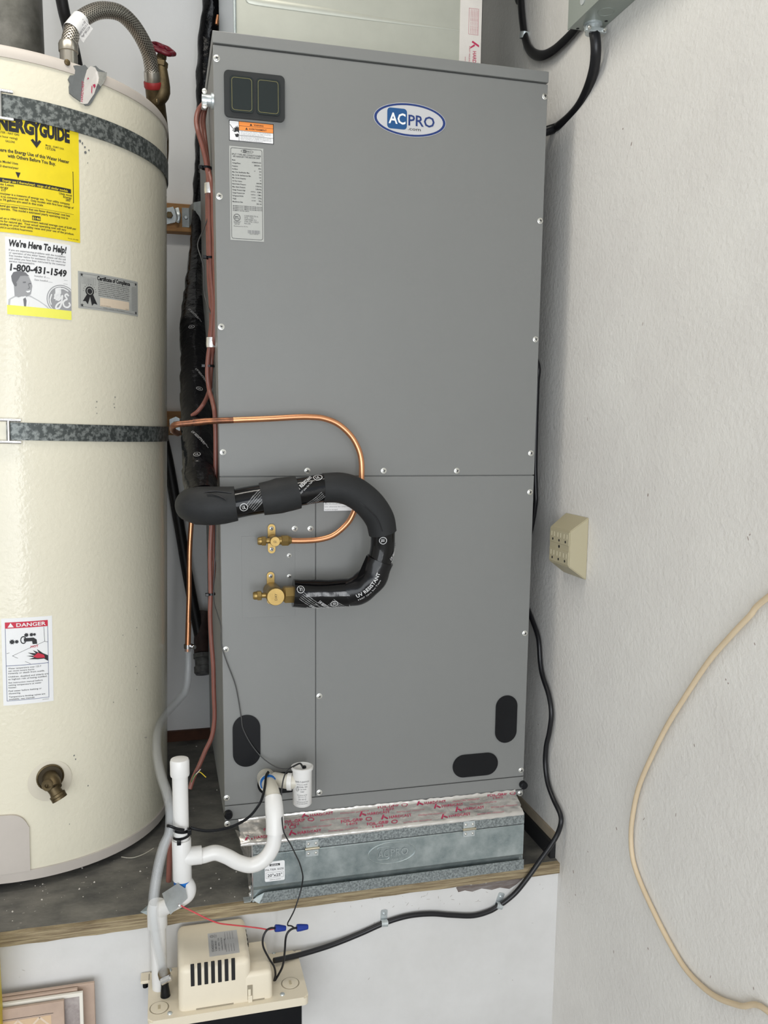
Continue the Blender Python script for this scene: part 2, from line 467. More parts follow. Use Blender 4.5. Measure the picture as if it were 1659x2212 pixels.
# scuffs in the white paint
bm = bmesh.new()
random.seed(11)
for k in range(60):
    if k < 45: cx, cz = random.gauss(0.40, 0.13), -0.165 + random.gauss(0, 0.018)
    else: cx, cz = random.uniform(-0.4, 0.68), random.uniform(-0.45, -0.16)
    if cz > -0.147 or cx > 0.68: continue
    a = random.uniform(-0.6, 1.8); l = random.uniform(0.0008, 0.0045); w = random.uniform(0.0002, 0.0006)
    d = Vector((math.cos(a), math.sin(a))); nn = Vector((-d.y, d.x))
    pts = [(cx + d.x*l*s + nn.x*w*t, cz + d.y*l*s + nn.y*w*t) for s, t in ((-1, 0), (-0.4, -1), (0.5, -0.8), (1, 0), (0.4, 0.9), (-0.5, 0.7))]
    prism(bm, pts, front(PY+0.0061), 0.0003)
obj('paint_scuffs', bm, mat('scuff_mark', (0.40, 0.37, 0.34), 0.8), plat, kind='stuff')
# knocks and drips in the right wall's plaster
wr = bpy.data.objects['wall_right']
bm = bmesh.new()
random.seed(5)
Q = [(-0.5586, 0.6412), (-0.5553, 0.6355), (-0.5291, 0.4239), (-0.5347, 0.42), (-0.1171, -0.1507), (-0.376, -0.1005), (-0.2694, -0.1761), (-0.2573, 0.06), (0.0802, 0.1379), (-0.0938, -0.1815), (-0.5407, -0.0402), (-0.6326, 0.0052), (-0.4663, 0.2995), (-0.4305, 0.1686), (-0.1586, -0.0364), (-0.3974, -0.0326)]
for (y, z) in Q + [(random.uniform(-0.6, -0.05), random.uniform(-0.3, 1.4)) for _ in range(8)]:
    a = random.uniform(0.9, 2.2); l = random.uniform(0.0012, 0.0042); w = random.uniform(0.0006, 0.0016)
    d = Vector((math.cos(a), math.sin(a))); nn = Vector((-d.y, d.x))
    pts = [(-y + d.x*l*s + nn.x*w*t, z + d.y*l*s + nn.y*w*t) for s, t in ((-1, 0), (-0.4, -1), (0.5, -0.8), (1, 0), (0.4, 0.9), (-0.5, 0.7))]
    prism(bm, pts, side(XR), 0.0003)
obj('plaster_nicks', bm, mat('plaster_nick', (0.33, 0.27, 0.25), 0.8), wr, kind='stuff')
# crumbs of plaster strewn over the platform
bm = bmesh.new()
random.seed(8)
spots = [(-0.3721, 0.0786, -0.12), (-0.344, 0.1232, -0.12), (-0.2976, 0.0948, -0.12), (-0.2515, 0.0583, -0.12), (-0.2195, 0.1026, -0.12), (-0.3831, 0.0407, -0.12), (-0.3978, 0.0569, -0.12), (-0.3182, 0.1259, -0.12), (-0.1886, -0.0056, -0.12), (-0.1647, 0.0546, -0.12), (0.0163, 0.4955, -0.12), (0.0139, 0.6464, -0.12), (-0.0088, 0.6842, -0.12), (0.0005, 0.1058, -0.12), (-0.0214, 0.0556, -0.12), (-0.0415, 0.0169, -0.12), (0.0106, -0.004, -0.12), (0.0171, 0.0201, -0.12), (-0.015, 0.8254, -0.12), (-0.0419, 0.8024, -0.12), (-0.0679, 0.7939, -0.12), (0.0087, 0.7764, -0.12)]
for p in spots:
    for k in range(5):
        x, y = p[0] + random.gauss(0, 0.035), p[1] + random.gauss(0, 0.035)
        if y < PY + 0.02 or y > YB-0.03: continue
        if math.hypot(x+0.43, y-0.42) < 0.26: continue
        s = random.choice((0.0005, 0.0006, 0.0007, 0.0008, 0.001, 0.0013, 0.0018, 0.0026))
        v = [bm.verts.new((x + s*random.uniform(0.5, 1.2)*math.cos(t), y + s*random.uniform(0.5, 1.2)*math.sin(t), DZ)) for t in (0, 1.3, 2.5, 3.8, 5.1)]
        w = [bm.verts.new((q.co.x*0.5 + x*0.5, q.co.y*0.5 + y*0.5, DZ + s*0.7)) for q in v]
        bm.faces.new(w)
        for i in range(5): bm.faces.new((v[i], v[(i+1) % 5], w[(i+1) % 5], w[i]))
tag(obj('plaster_debris', bm, M_dust), 'crumbs of white plaster scattered over the dirty platform', 'debris', kind='stuff')

# ================================================================ air handler cabinet
ah = thing('air_handler', 'tall grey upright air handler cabinet standing on the filter box', 'air handler', (0.311, 0.265, 0.018))
CW, CD, CT = 0.622, 0.53, 1.449
obj('body', bx((0.002, 0.004, 0.018), (CW-0.002, CD, CT-0.02), 0.001), M_grey, ah)
bm = bx((0, -0.002, CT-0.0195), (CW, CD, CT), 0.0012); obj('top_cap', bm, M_grey, ah)
def panel(name, x0, z0, x1, z1, y=-0.0, t=0.004):
    return obj(name, bx((x0, y, z0), (x1, y+t, z1), 0.0009), M_grey, ah)
xs = (0.1779, 0.4068)[0]
panel('upper_panel', 0.0005, 0.6925, CW-0.0005, CT-0.0225)
panel('coil_panel', 0.0005, 0.0600, xs-0.0008, 0.6908)
panel('filter_panel', xs+0.0008, 0.0600, CW-0.0005, 0.6908)
panel('base_rail', 0.0005, 0.0305, CW-0.0005, 0.0580)
panel('bottom_rail', 0.0005, 0.018, CW-0.0005, 0.0285)
zt = (0.1383, 0.5815); zb_ = (0.1377, 0.4269)
obj('valve_plate', bx((zt[0]-0.10, -0.0004, zb_[1]), (zt[0], 0.001, zt[1]), 0.0003), M_grey, ah)

def screw_mesh():
    bm = bmesh.new()
    lathe(bm, [(0.0060, 0), (0.0060, 0.0006), (0.0052, 0.0010), (0.0040, 0.0012), (0.0034, 0.0022), (0.0020, 0.0027), (0, 0.0028)], (0, 0, 0), (0, -1, 0), 16)
    for a in (0.4, 0.4 + PI/2):
        d = Vector((math.cos(a), 0, math.sin(a)))*0.0028; w = Vector((-math.sin(a), 0, math.cos(a)))*0.0007
        f = bm.faces.new([bm.verts.new(Vector((0, -0.0031, 0)) + q) for q in (-d-w, d-w, d+w, -d+w)]); f.material_index = 1
    return bm
SCREWS = [(0.0065, 0, 1.4054), (0.616, 0, 1.4053), (0.0078, 0, 1.1804), (0.6154, 0, 1.18), (0.0076, 0, 0.9584), (0.6144, 0, 0.9574), (0.0075, 0, 0.7362), (0.6129, 0, 0.7355), (0.1622, 0, 0.7021), (0.3097, 0, 0.7016), (0.4575, 0, 0.7011), (0.6138, 0, 0.6579), (0.1383, 0, 0.5938), (0.1682, 0, 0.5932), (0.1276, 0, 0.5431), (0.1274, 0, 0.5033), (0.0072, 0, 0.3683), (0.6134, 0, 0.3676), (0.1852, 0, 0.2646), (0.1853, 0, 0.0675), (0.0047, 0, 0.0749), (0.6158, 0, 0.0723), (0.0049, 0, 0.0221), (0.6155, 0, 0.0211)]
s0 = obj('screw', screw_mesh(), [M_screw, M_ink], ah, smooth=35)
s0.location = Vector(SCREWS[0]) - WL['air_handler'] + Vector((0, -0.0008, 0))
copies(s0, [Vector(p) + Vector((0, -0.0008, 0)) for p in SCREWS[1:]], ah)

# smoked breaker cover
a = [(0.018, 1.387), (0.1223, 1.3886), (0.1228, 1.3116), (0.0184, 1.3118)]
bx0, bx1 = (a[0][0]+a[3][0])/2, (a[1][0]+a[2][0])/2; bz0, bz1 = (a[2][1]+a[3][1])/2, (a[0][1]+a[1][1])/2
bm = bmesh.new()
prism(bm, rrect(bx0, bz0, bx1, bz1, 0.008), front(0.0), 0.004)
fr = obj('breaker_cover', bm, M_breaker, ah, smooth=30)
mid = (0.0705, 1.35)[0]
iw = 0.0085
for x0, x1 in ((bx0+iw+0.001, mid-0.0022), (mid+0.0022, bx1-iw)):
    bm = bmesh.new()
    prism(bm, rrect(x0, bz0+iw, x1, bz1-iw, 0.006), front(-0.004), 0.0022)
    w = obj('smoked_pane', bm, M_smoke, fr, smooth=30)
    bm = bmesh.new()
    o_, i_ = rrect(x0+0.003, bz0+iw+0.003, x1-0.003, bz1-iw-0.003, 0.005, 4), rrect(x0+0.0036, bz0+iw+0.0036, x1-0.0036, bz1-iw-0.0036, 0.0046, 4)
    Print().ring([(p[0]*1000, p[1]*1000) for p in o_], [(p[0]*1000, p[1]*1000) for p in i_], 0).build('glue_line', fr, on_front(0, 0, -0.0063), [mat('olive_line', (0.24, 0.22, 0.08), 0.4)])

# oblong knock-out plugs and round rubber plugs
def oblong(cx, cz, w, h, name='knockout_plug'):
    r = min(w, h)/2
    bm = bmesh.new()
    prism(bm, rrect(cx-w/2, cz-h/2, cx+w/2, cz+h/2, r, 10), front(0.0), 0.0022)
    f = max(bm.faces, key=lambda f: -f.calc_center_median().y if len(f.verts) > 8 else 9)
    r_ = bmesh.ops.inset_region(bm, faces=[f], thickness=0.0025, depth=-0.0012)
    return obj(name, bm, M_blackp, ah, smooth=30)
c = (0.0436, 0.1867); oblong(c[0], c[1], 0.0525, 0.103)
c = (0.5775, 0.1876); oblong(c[0], c[1], 0.0475, 0.1015)
c = (0.5122, 0.0943); oblong(c[0], c[1], 0.099, 0.0485)
c = (0.1048, 0.0957); oblong(c[0], c[1], 0.083, 0.042, 'drain_port')
for c in [(0.0069, 0.0427), (0.6201, 0.0412)]:
    obj('rubber_plug', lt([(0.0085, 0), (0.0085, 0.004), (0.0078, 0.009), (0.0060, 0.0105), (0, 0.0108)], (c[0], 0, c[1]), (0, -1, 0), 20), M_blackp, ah, smooth=35)

# oval badge
a = [(0.2844, 1.3385), (0.4196, 1.338), (0.3482, 1.3663), (0.3561, 1.3098)]
cx, cz = (a[0][0]+a[1][0])/2, (a[2][1]+a[3][1])/2; rx, rz = (a[1][0]-a[0][0])/2, (a[2][1]-a[3][1])/2
bm = bmesh.new(); prism(bm, ell(cx, cz, rx+0.0008, rz+0.0008, 48), front(0), 0.0005)
bd = obj('oval_badge', bm, M_inkl, ah)
def badge(P, cx, cz, rx, rz, line, sq, txt, com, light):
    P.ring(ell(cx, cz, rx, rz, 48), ell(cx, cz, rx*0.93, rz*0.88, 48), line)
    P.poly(rrect(cx-rx*0.64, cz-rz*0.62, cx-rx*0.09, cz+rz*0.64, rx*0.09, 4), sq)
    P.text('AC', cx-rx*0.60, cz-rz*0.30, rz*0.66, light, w=rx*0.47, bold=0.02, lay=3)
    P.text('PRO', cx-rx*0.05, cz-rz*0.32, rz*0.66, txt, w=rx*0.74, bold=0.015, lay=3)
    P.text('.com', cx-rx*0.06, cz-rz*0.62, rz*0.20, com, w=rx*0.36, bold=0.005, lay=3)
P = Print(); badge(P, cx*1000, cz*1000, rx*1000, rz*1000, 0, 1, 0, 2, 3)
P.build('badge_print', bd, on_front(0, 0, -0.0005), [M_blue, M_blue2, M_ink, M_paper])

# warning sticker
a = [(0.0247, 1.3074), (0.1032, 1.3083), (0.1042, 1.2746), (0.0258, 1.2738)]
x0, x1, z0, z1 = a[3][0], a[1][0], (a[2][1]+a[3][1])/2, (a[0][1]+a[1][1])/2
w, h = (x1-x0)*1000, (z1-z0)*1000
lb = obj('warning_label', bx((x0, -0.0004, z0), (x1, 0.0005, z1)), M_paper, ah)
P = Print().frame(0, 0, w, h, 1.1, 0)
xm = w*0.215
P.rect(xm, 0, xm+0.7, h, 0); P.rect(xm+0.7, h*0.545, w-1.1, h-1.1, 1)
P.rect(xm, h*0.76, w, h*0.775, 0, 2); P.rect(xm, h*0.535, w, h*0.55, 0, 2); P.rect(xm, h*0.29, w, h*0.305, 0, 2)
P.poly([(w*0.46, h*0.81), (w*0.52, h*0.81), (w*0.49, h*0.92)], 0, 3); P.text('WARNING', w*0.55, h*0.815, h*0.085, 0, w=w*0.22, bold=0.015, lay=3)
P.poly([(w*0.36, h*0.60), (w*0.42, h*0.60), (w*0.39, h*0.71)], 0, 3); P.text('AVERTISSEMENT', w*0.44, h*0.61, h*0.085, 0, w=w*0.40, bold=0.015, lay=3)
for i, s in enumerate(('RISK OF ELECTRIC SHOCK. CAN CAUSE INJURY', 'OR DEATH: DISCONNECT ALL REMOTE ELECTRIC', 'POWER SUPPLIES BEFORE SERVICING.')):
    P.text(s, xm+3, h*(0.475-i*0.075), h*0.042, 2, w=(w-xm-7)*(0.78 if i == 2 else 1), bold=0.02)
for i, s in enumerate(('RISQUE DE CHOCS ELECTRIQUES PEUT CAUSER', 'DES BLESSURES ET MEME ENTRAINER LA', 'MORT. COUPER LES SOURCES D ALIMENTATION', 'A DISTANCE AVANT LE DEPANNAGE.')):
    P.text(s, xm+3, h*(0.235-i*0.06), h*0.037, 2, w=(w-xm-7)*(0.72 if i == 3 else 1), bold=0.02)
P.line([(2, h*0.78), (5, h*0.66), (8, h*0.58), (6.5, h*0.5), (9.5, h*0.46), (12, h*0.5)], 1.0, 0)
P.poly([(9, h*0.42), (9, h*0.66), (11, h*0.64), (11.6, h*0.74), (13, h*0.66), (14, h*0.78), (15.2, h*0.66), (16.4, h*0.72), (16.8, h*0.42), (14, h*0.48)], 0, 2)
P.poly([(9.5, h*0.36), (12, h*0.33), (14, h*0.38), (17, h*0.33), (15.5, h*0.2), (11.5, h*0.2)], 0, 2)
P.build('label_print', lb, on_front(x0, z0, -0.0004), [M_ink, M_orange, M_inkm])

# rating plate
a = [(0.0241, 1.2653), (0.0834, 1.2658), (0.0862, 1.1083), (0.0275, 1.1086)]
x0, x1, z0, z1 = (a[0][0]+a[3][0])/2, (a[1][0]+a[2][0])/2, (a[2][1]+a[3][1])/2, (a[0][1]+a[1][1])/2
w, h = (x1-x0)*1000, (z1-z0)*1000
lb = obj('rating_label', bx((x0, -0.0004, z0), (x1, 0.0005, z1)), M_greyp, ah)
P = Print()
o_, i_ = rrect(2, 2.5, w-2, h-2.5, 3.5, 4), rrect(2.7, 3.2, w-2.7, h-3.2, 2.9, 4)
P.ring(o_, i_, 0)
badge(P, w*0.52, h*0.955, w*0.18, h*0.021, 0, 0, 0, 0, 2)
P.text('SPLIT TYPE AIR CONDITIONER', w/2, h*0.908, 2.7, 0, w=w*0.86, align='c', bold=0.01)
P.text('AIR HANDLER TYPE INDOOR UNIT', w/2, h*0.885, 2.7, 0, w=w*0.80, align='c', bold=0.01)
rows = [('Model', '', 'AC060AH2A-AH2'), ('Voltage/Phase', '', '208/230V~1'), ('Frequency', '', '60Hz'), ('Fan Motor', 'HP', '3/4'), ('Max. Fuse Size/Breaker Max.', '', '15A'),
        ('Max. Ckt. Bkr. Size/Disjoncteur Max.', '', '15A'), ('Min. Circuit Ampacity', '', '9A'), ('Air Flow Volume', '', '1600CFM'), ('Rated Static Pressure', '', '0.50inWg'),
        ('Max. Static Pressure', '', '1.00inWg'), ('Design Pressure High', '600PSIG', '4.2MPa'), ('Design Pressure Low', '240PSIG', '1.7MPa'), ('Refrigerant R410A', '5.0LBS', '2.2Kg'),
        ('Weight', '165LBS', '75Kg'), ('Manufacture Date', '', '2021.05')]
for i, (l, m_, r) in enumerate(rows):
    y = h*(0.848 - i*0.0315)
    P.text(l, 4.5, y, 2.2, 0, w=min(len(l)*1.12, w*0.55), bold=0.02); P.text(r, w-4, y-1.4, 2.2, 0, w=len(r)*1.25, align='r', bold=0.02)
    if m_: P.text(m_, w*0.76, y-1.0, 1.9, 0, w=len(m_)*1.2, align='r')
for i in range(4): P.text('MAXIMUM OUTLET TEMPERATURE 200F MAX ELECTRIC' if i < 3 else 'ELEMENT RATED 20KW', 5, h*(0.365 - i*0.017), 1.7, 0, w=w*(0.88 if i < 3 else 0.48), bold=0.01)
P.ring(ell(w*0.2, h*0.245, 6.2, 6.2, 24), ell(w*0.2, h*0.245, 5.5, 5.5, 24), 0).ring(ell(w*0.2, h*0.245, 4.9, 4.9, 24), ell(w*0.2, h*0.245, 4.6, 4.6, 24), 0)
P.text('ETL', w*0.2, h*0.245-2.4, 4.6, 0, w=7.2, align='c', bold=0.02)
P.rect(w*0.10, h*0.202, w*0.32, h*0.2045, 0); P.text('Intertek', w*0.2, h*0.185, 2.4, 0, w=11, align='c'); P.text('5007269', w*0.2, h*0.168, 1.9, 0, w=9, align='c')
for i, s in enumerate(('CONFORMS TO UL', 'STD. 1995', 'CERTIFIED TO', 'CSA STD. C22.2', 'No.236')): P.text(s, w*0.42, h*(0.262 - i*0.0205), 2.2, 0, w=len(s)*1.75)
P.text('Manufactured for AC Pro', 6, h*0.147, 1.7, 0, w=w*0.42)
random.seed(2); xx = w*0.52
while xx < w*0.88:
    d = random.choice((0.4, 0.6, 0.9)); P.rect(xx, h*0.082, xx+d, h*0.118, 1); xx += d + random.choice((0.4, 0.5, 0.8))
P.text('0205210030187', w*0.70, h*0.072, 1.4, 0, w=w*0.26, align='c')
P.build('label_print', lb, on_front(x0, z0, -0.0004), [M_ink, M_inkg, M_greyp])

# small notice half hidden by the foam pipe
a = [(0.193, 0.6445), (0.2448, 0.6439), (0.193, 0.6257)]
x0, x1, z0, z1 = a[0][0], a[1][0]+0.004, a[2][1], a[0][1]+0.012
w, h = (x1-x0)*1000, (z1-z0)*1000
lb = obj('notice_label', bx((x0, -0.0004, z0), (x1, 0.0005, z1)), M_paper, ah)
P = Print().frame(0, 0, w, h, 0.6, 0)
for i, s in enumerate(('would be damaged.', 'unit, otherwise the compressor', 'open the shutoff valve of outdoor', 'NOTE: please do not forget to')): P.text(s, 2, 2.2+i*5.4, 2.2, 0, w=(w-5)*(0.5 if i == 0 else 1))
P.line([(2.5, h*0.62), (4.5, h*0.5)], 1.4, 1)
P.build('label_print', lb, on_front(x0, z0, -0.0004), [M_inkg, M_ink])

# service valves screwed to the cabinet
def valve(cx, cz, rc, cap_len, flange_h, nut_r, yax, tx, tsize, trot):
    v = obj('service_valve', lt([(rc*0.95, 0), (rc*0.95, -yax*0.75), (rc, -yax*0.8), (rc, -yax*1.28), (rc*0.93, -yax*1.34), (0, -yax*1.34)], (cx, -0.0035, cz), (0, -1, 0), 28), M_brass, ah, smooth=40, label='brass service valve')
    bm = bmesh.new(); prism(bm, rrect(cx-0.0085, cz+flange_h[0], cx+0.0055, cz+flange_h[1], 0.0068, 6), front(-0.0008), 0.0032)
    obj('valve_flange', bm, M_brass, v, smooth=30)
    for z in flange_h:
        q = s0.copy(); COL.objects.link(q); q.parent = v
        q.location = Vector((cx-0.0015, -0.0042, cz + z + (0.008 if z < 0 else -0.008))) - WL[v.name]
    bm = bmesh.new(); lathe(bm, [(0.0050, 0), (0.0050, cap_len)], (cx-rc*0.7, yax, cz), (-1, 0, 0), 16)
    obj('valve_neck', bm, M_brass, v, smooth=35)
    bm = bmesh.new(); hexnut(bm, (cx-rc*0.7-cap_len*0.55, yax, cz), (-1, 0, 0), 0.0092, 0.0085); lathe(bm, [(0.0075, 0), (0.0075, 0.004), (0.006, 0.0068), (0, 0.007)], (cx-rc*0.7-cap_len*0.55-0.0085, yax, cz), (-1, 0, 0), 16)
    obj('service_cap', bm, M_brass, v, smooth=25)
    bm = bmesh.new(); lathe(bm, [(nut_r*0.72, 0), (nut_r*0.72, 0.012)], (cx+rc*0.5, yax, cz), (1, 0, 0), 18); hexnut(bm, (cx+rc*0.5+0.008, yax, cz), (1, 0, 0), nut_r, nut_r*1.35); lathe(bm, [(nut_r*0.8, 0), (nut_r*0.55, nut_r*0.5)], (cx+rc*0.5+0.008+nut_r*1.33, yax, cz), (1, 0, 0), 18)
    obj('flare_nut', bm, M_brass, v, smooth=25)
    Print().text(tx, 0, 0, tsize, 0, align='c', bold=0.01, rot=trot).build('cast_mark', v, lambda a_, b_, h_: Vector((cx + a_ + (0 if not trot else tsize*0.0005), -0.0035 + yax*1.345 - h_, cz + b_ - (tsize*0.0005 if not trot else 0))), [M_bronze])
    return v
c = (0.0955, 0.5761)
valve(c[0], c[1], 0.0092, 0.016, (-0.0275, 0.0275), 0.0105, -0.030, 'GL', 4.2, 0)
c = (0.0931, 0.4782)
valve(c[0], c[1], 0.0165, 0.022, (-0.026, 0.0355), 0.0165, -0.046, 'DAY', 4.6, PI/2)

# cable entry on the cabinet's left side
cc = (-0.008, 0.0103, 1.3391)
cn = obj('cable_connector', lt([(0.013, 0), (0.013, 0.004), (0.010, 0.005), (0.010, 0.020)], (0.001, cc[1], cc[2]), (-1, 0, 0), 20), M_zinc, ah, smooth=30, label='zinc cable clamp on the cabinet side')
bm = bmesh.new(); box(bm, (-0.019, cc[1]-0.016, cc[2]-0.012), (-0.011, cc[1]+0.012, cc[2]-0.006), bev=0.001); obj('clamp_bar', bm, M_zinc, cn)
for dz in (-0.014, 0.010): obj('clamp_screw', lt([(0.0042, 0), (0.0042, 0.003), (0.002, 0.0042), (0, 0.0043)], (-0.015, cc[1]-0.012, cc[2]+dz), (0, -1, 0), 12), M_screw, cn, smooth=30)

# ================================================================ supply duct above the cabinet
du = thing('supply_duct', 'pale sheet metal supply duct rising from the cabinet top', 'duct', (0.29, 0.30, CT))
a = [(0.047, 0.12, 1.5173), (0.5309, 0.12, 1.5663)]
dx0, dx1 = a[0][0], a[1][0]
obj('front_sheet', bx((dx0, 0.12, CT), (dx1, 0.122, 2.15)), M_duct, du)
obj('side_sheet', bx((dx0, 0.1205, CT), (dx0+0.002, 0.48, 2.15)), M_shiny, du)
obj('side_sheet', bx((dx1-0.002, 0.122, CT), (dx1, 0.48, 2.15)), M_duct, du)
obj('back_sheet', bx((dx0, 0.48, CT), (dx1, 0.482, 2.15)), M_duct, du)
# stiffening crease across the front sheet
c = [(0.0729, 0.12, 1.5647), (0.0872, 0.12, 1.5602), (0.2155, 0.12, 1.5584), (0.3373, 0.12, 1.5567), (0.4925, 0.12, 1.5567)]
obj('stiffening_crease', tb(c, [0.006, 0.0075, 0.0065, 0.004, 0.0012], n=10, flat=(0.35, 1)), M_duct, du, smooth=60)
obj('corner_seam', tb([(dx0+0.002, 0.119, CT), (dx0+0.002, 0.119, 2.1)], 0.003, n=8), M_sheet, du, smooth=60)
# foil tape down the right corner
a = (0.4858, 1.5263)
tp = obj('foil_tape', bx((a[0], 0.1190, CT), (dx1+0.0006, 0.1202, 2.1)), M_alu2, du, label='foil tape strip with red printing down the duct corner')
obj('foil_tape', bx((dx1-0.0002, 0.119, CT), (dx1+0.0006, 0.17, 2.1)), M_alu, du)
tw = (dx1 - a[0])*1000
P = Print()
for k in range(3):
    y0 = 10 + k*150
    P.text('HARDCAST', tw*0.62, y0+62, 7.5, 0, w=42, rot=-PI/2, bold=0.01)
    P.poly([(tw*0.55, y0+78), (tw*0.9, y0+70), (tw*0.9, y0+74), (tw*0.60, y0+81)], 0); P.poly([(tw*0.5, y0+66), (tw*0.72, y0+72), (tw*0.68, y0+75), (tw*0.5, y0+69)], 0)
    P.text('FIRST RELEASE PAPER', tw*0.44, y0+70, 2.6, 0, w=48, rot=-PI/2); P.text('www.hardcast.com', tw*0.26, y0+50, 2.2, 0, w=40, rot=-PI/2)
    P.text('877-495-4822', tw*0.14, y0+40, 2.4, 0, w=30, rot=-PI/2)
    P.frame(tw*0.4, y0+92, tw*0.85, y0+140, 0.5, 0)
    for j in range(5): P.text('WARNING KEEP OUT OF REACH', tw*(0.78 - j*0.075), y0+138, 1.6, 0, w=44, rot=-PI/2)
P.build('tape_print', tp, on_front(a[0], CT, 0.1189), [M_redt])

# ================================================================ water heater
HR = 0.3197
hb = Vector((-0.4264, 0.4207, -0.1))
wh = thing('water_heater', 'large cream enamelled gas water heater with yellow energy label', 'water heater', hb)
wh.rotation_euler = (0, 0.0224, 0)
WL['water_heater'] = Vector()          # its parts are given in its own frame
def cyl(az, z, h=0.0, r=HR): return Vector(((r+h)*math.sin(az), -(r+h)*math.cos(az), z))
def lathe_obj(name, prof, m, n=96, **k):
    bm = bmesh.new(); lathe(bm, prof, (0, 0, 0), (0, 0, 1), n); return obj(name, bm, m, wh, smooth=40, **k)
zs = 1.5144
zt = (0.124, 1.5308)[1]
lathe_obj('tank_jacket', [(HR-0.01, 0.012), (HR, 0.014), (HR, zs), (HR-0.01, zs+0.002)], M_cream)
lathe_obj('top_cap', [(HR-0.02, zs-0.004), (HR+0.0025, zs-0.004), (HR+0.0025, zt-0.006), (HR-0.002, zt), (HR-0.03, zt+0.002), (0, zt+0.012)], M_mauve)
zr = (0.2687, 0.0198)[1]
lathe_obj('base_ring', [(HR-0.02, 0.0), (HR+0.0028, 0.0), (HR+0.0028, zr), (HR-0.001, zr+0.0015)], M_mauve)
for az in (0.15, 0.78, -0.9, 2.4, 3.6):
    bm = bmesh.new(); lathe(bm, [(0.018, -0.02), (0.02, 0.002)], cyl(az, 0, -0.045), (0, 0, 1), 12); obj('foot', bm, M_iron, wh, smooth=30)
def cyl_patch(name, az0, az1, z0, z1, h, m, parent=None, label=None, n=24, edge=None):
    bm = bmesh.new()
    rows = []
    for i in range(n+1):
        a = az0 + (az1-az0)*i/n
        zz0, zz1 = (z0, z1) if not edge else edge(i/n)
        rows.append([bm.verts.new(cyl(a, zz0, 0)), bm.verts.new(cyl(a, zz0, h)), bm.verts.new(cyl(a, zz1, h)), bm.verts.new(cyl(a, zz1, 0))])
    for p, q in zip(rows, rows[1:]):
        for k in range(3): bm.faces.new((p[k], q[k], q[k+1], p[k+1]))
    bm.faces.new(rows[0]); bm.faces.new(rows[-1][::-1])
    return obj(name, bm, m, parent or wh, label=label)
def on_cyl(az0, z0): return lambda a, b, h: cyl(az0 + a/HR, z0 + b, 0.0008 + h)

# burner access panel at the bottom left
A = [(0.0164, 0.1429), (0.0415, 0.1355), (0.1172, 0.1164), (0.1764, 0.1096), (0.1784, 0.0204), (0.0064, 0.0146)]
az0 = A[3][0]-0.42; az1 = A[3][0]
zl, ztp = A[4][1], A[3][1]
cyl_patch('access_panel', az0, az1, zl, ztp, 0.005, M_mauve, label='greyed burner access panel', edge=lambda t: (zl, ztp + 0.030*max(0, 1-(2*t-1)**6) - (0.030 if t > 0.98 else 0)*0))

# drain valve
d = (0.3008, 0.2037)
e = Vector((math.sin(d[0]), -math.cos(d[0]), 0)); tg = Vector((math.cos(d[0]), math.sin(d[0]), 0))
bm = bmesh.new()
lathe(bm, [(0.040, 0.0003), (0.041, 0.0010), (0.039, 0.0014)], cyl(d[0], d[1]-0.008, -0.0012), e, 40); obj('valve_plate', bm, mat('pale_enamel', (0.66, 0.61, 0.50), 0.4), wh, smooth=30)
dv = obj('drain_valve', lt([(0.0255, -0.002), (0.026, 0.0035), (0.0238, 0.0045), (0.0225, 0.0024), (0, 0.0022)], cyl(d[0], d[1]), e, 32), M_bronze, wh, smooth=35, label='aged brass drain spigot')
st = cyl(d[0], d[1])
obj('recess_shade_disc', lt([(0.0222, 0.0023), (0.0222, 0.0027), (0, 0.0027)], st, e, 32), mat('recess_shade', (0.045, 0.032, 0.015), 0.5), dv)  # flat dark disc, the recess's shade put into its colour
obj('valve_body', tb([st - e*0.004, st + e*0.022 - Vector((0, 0, 0.002)), st + e*0.034 - Vector((0, 0, 0.010)) + tg*0.002], [0.0145, 0.0155, 0.014], n=18), M_bronze, dv, smooth=50)
p1 = st + e*0.030 - Vector((0, 0, 0.010)); dr = (tg*0.40 + e*0.35 - Vector((0, 0, 0.85))).normalized()
bm = bmesh.new(); lathe(bm, [(0.0125, 0), (0.0115, 0.008), (0.0125, 0.014), (0.0152, 0.015), (0.0152, 0.0195), (0.0142, 0.020), (0.0150, 0.021), (0.0150, 0.026), (0.0105, 0.0262), (0.010, 0.012)], p1, dr, 24, close=False); obj('hose_thread', bm, M_bronze, dv, smooth=35)
obj('valve_stem', lt([(0.0115, 0), (0.0115, 0.007), (0.0095, 0.009), (0.0045, 0.009), (0.004, 0.006), (0, 0.006)], st + e*0.030 - tg*0.008 + Vector((0, 0, -0.002)), (e*0.8 - tg*0.45).normalized(), 20), M_bronze, dv, smooth=35)

# rim screws
for u in [(0.4678, 1.5263), (1.1979, 1.539)]:
    obj('rim_screw', lt([(0.0055, 0), (0.005, 0.002), (0.003, 0.003), (0, 0.003)], cyl(u[0], u[1], 0.0025), (math.sin(u[0]), -math.cos(u[0]), 0), 12), M_bronze, wh, smooth=35)

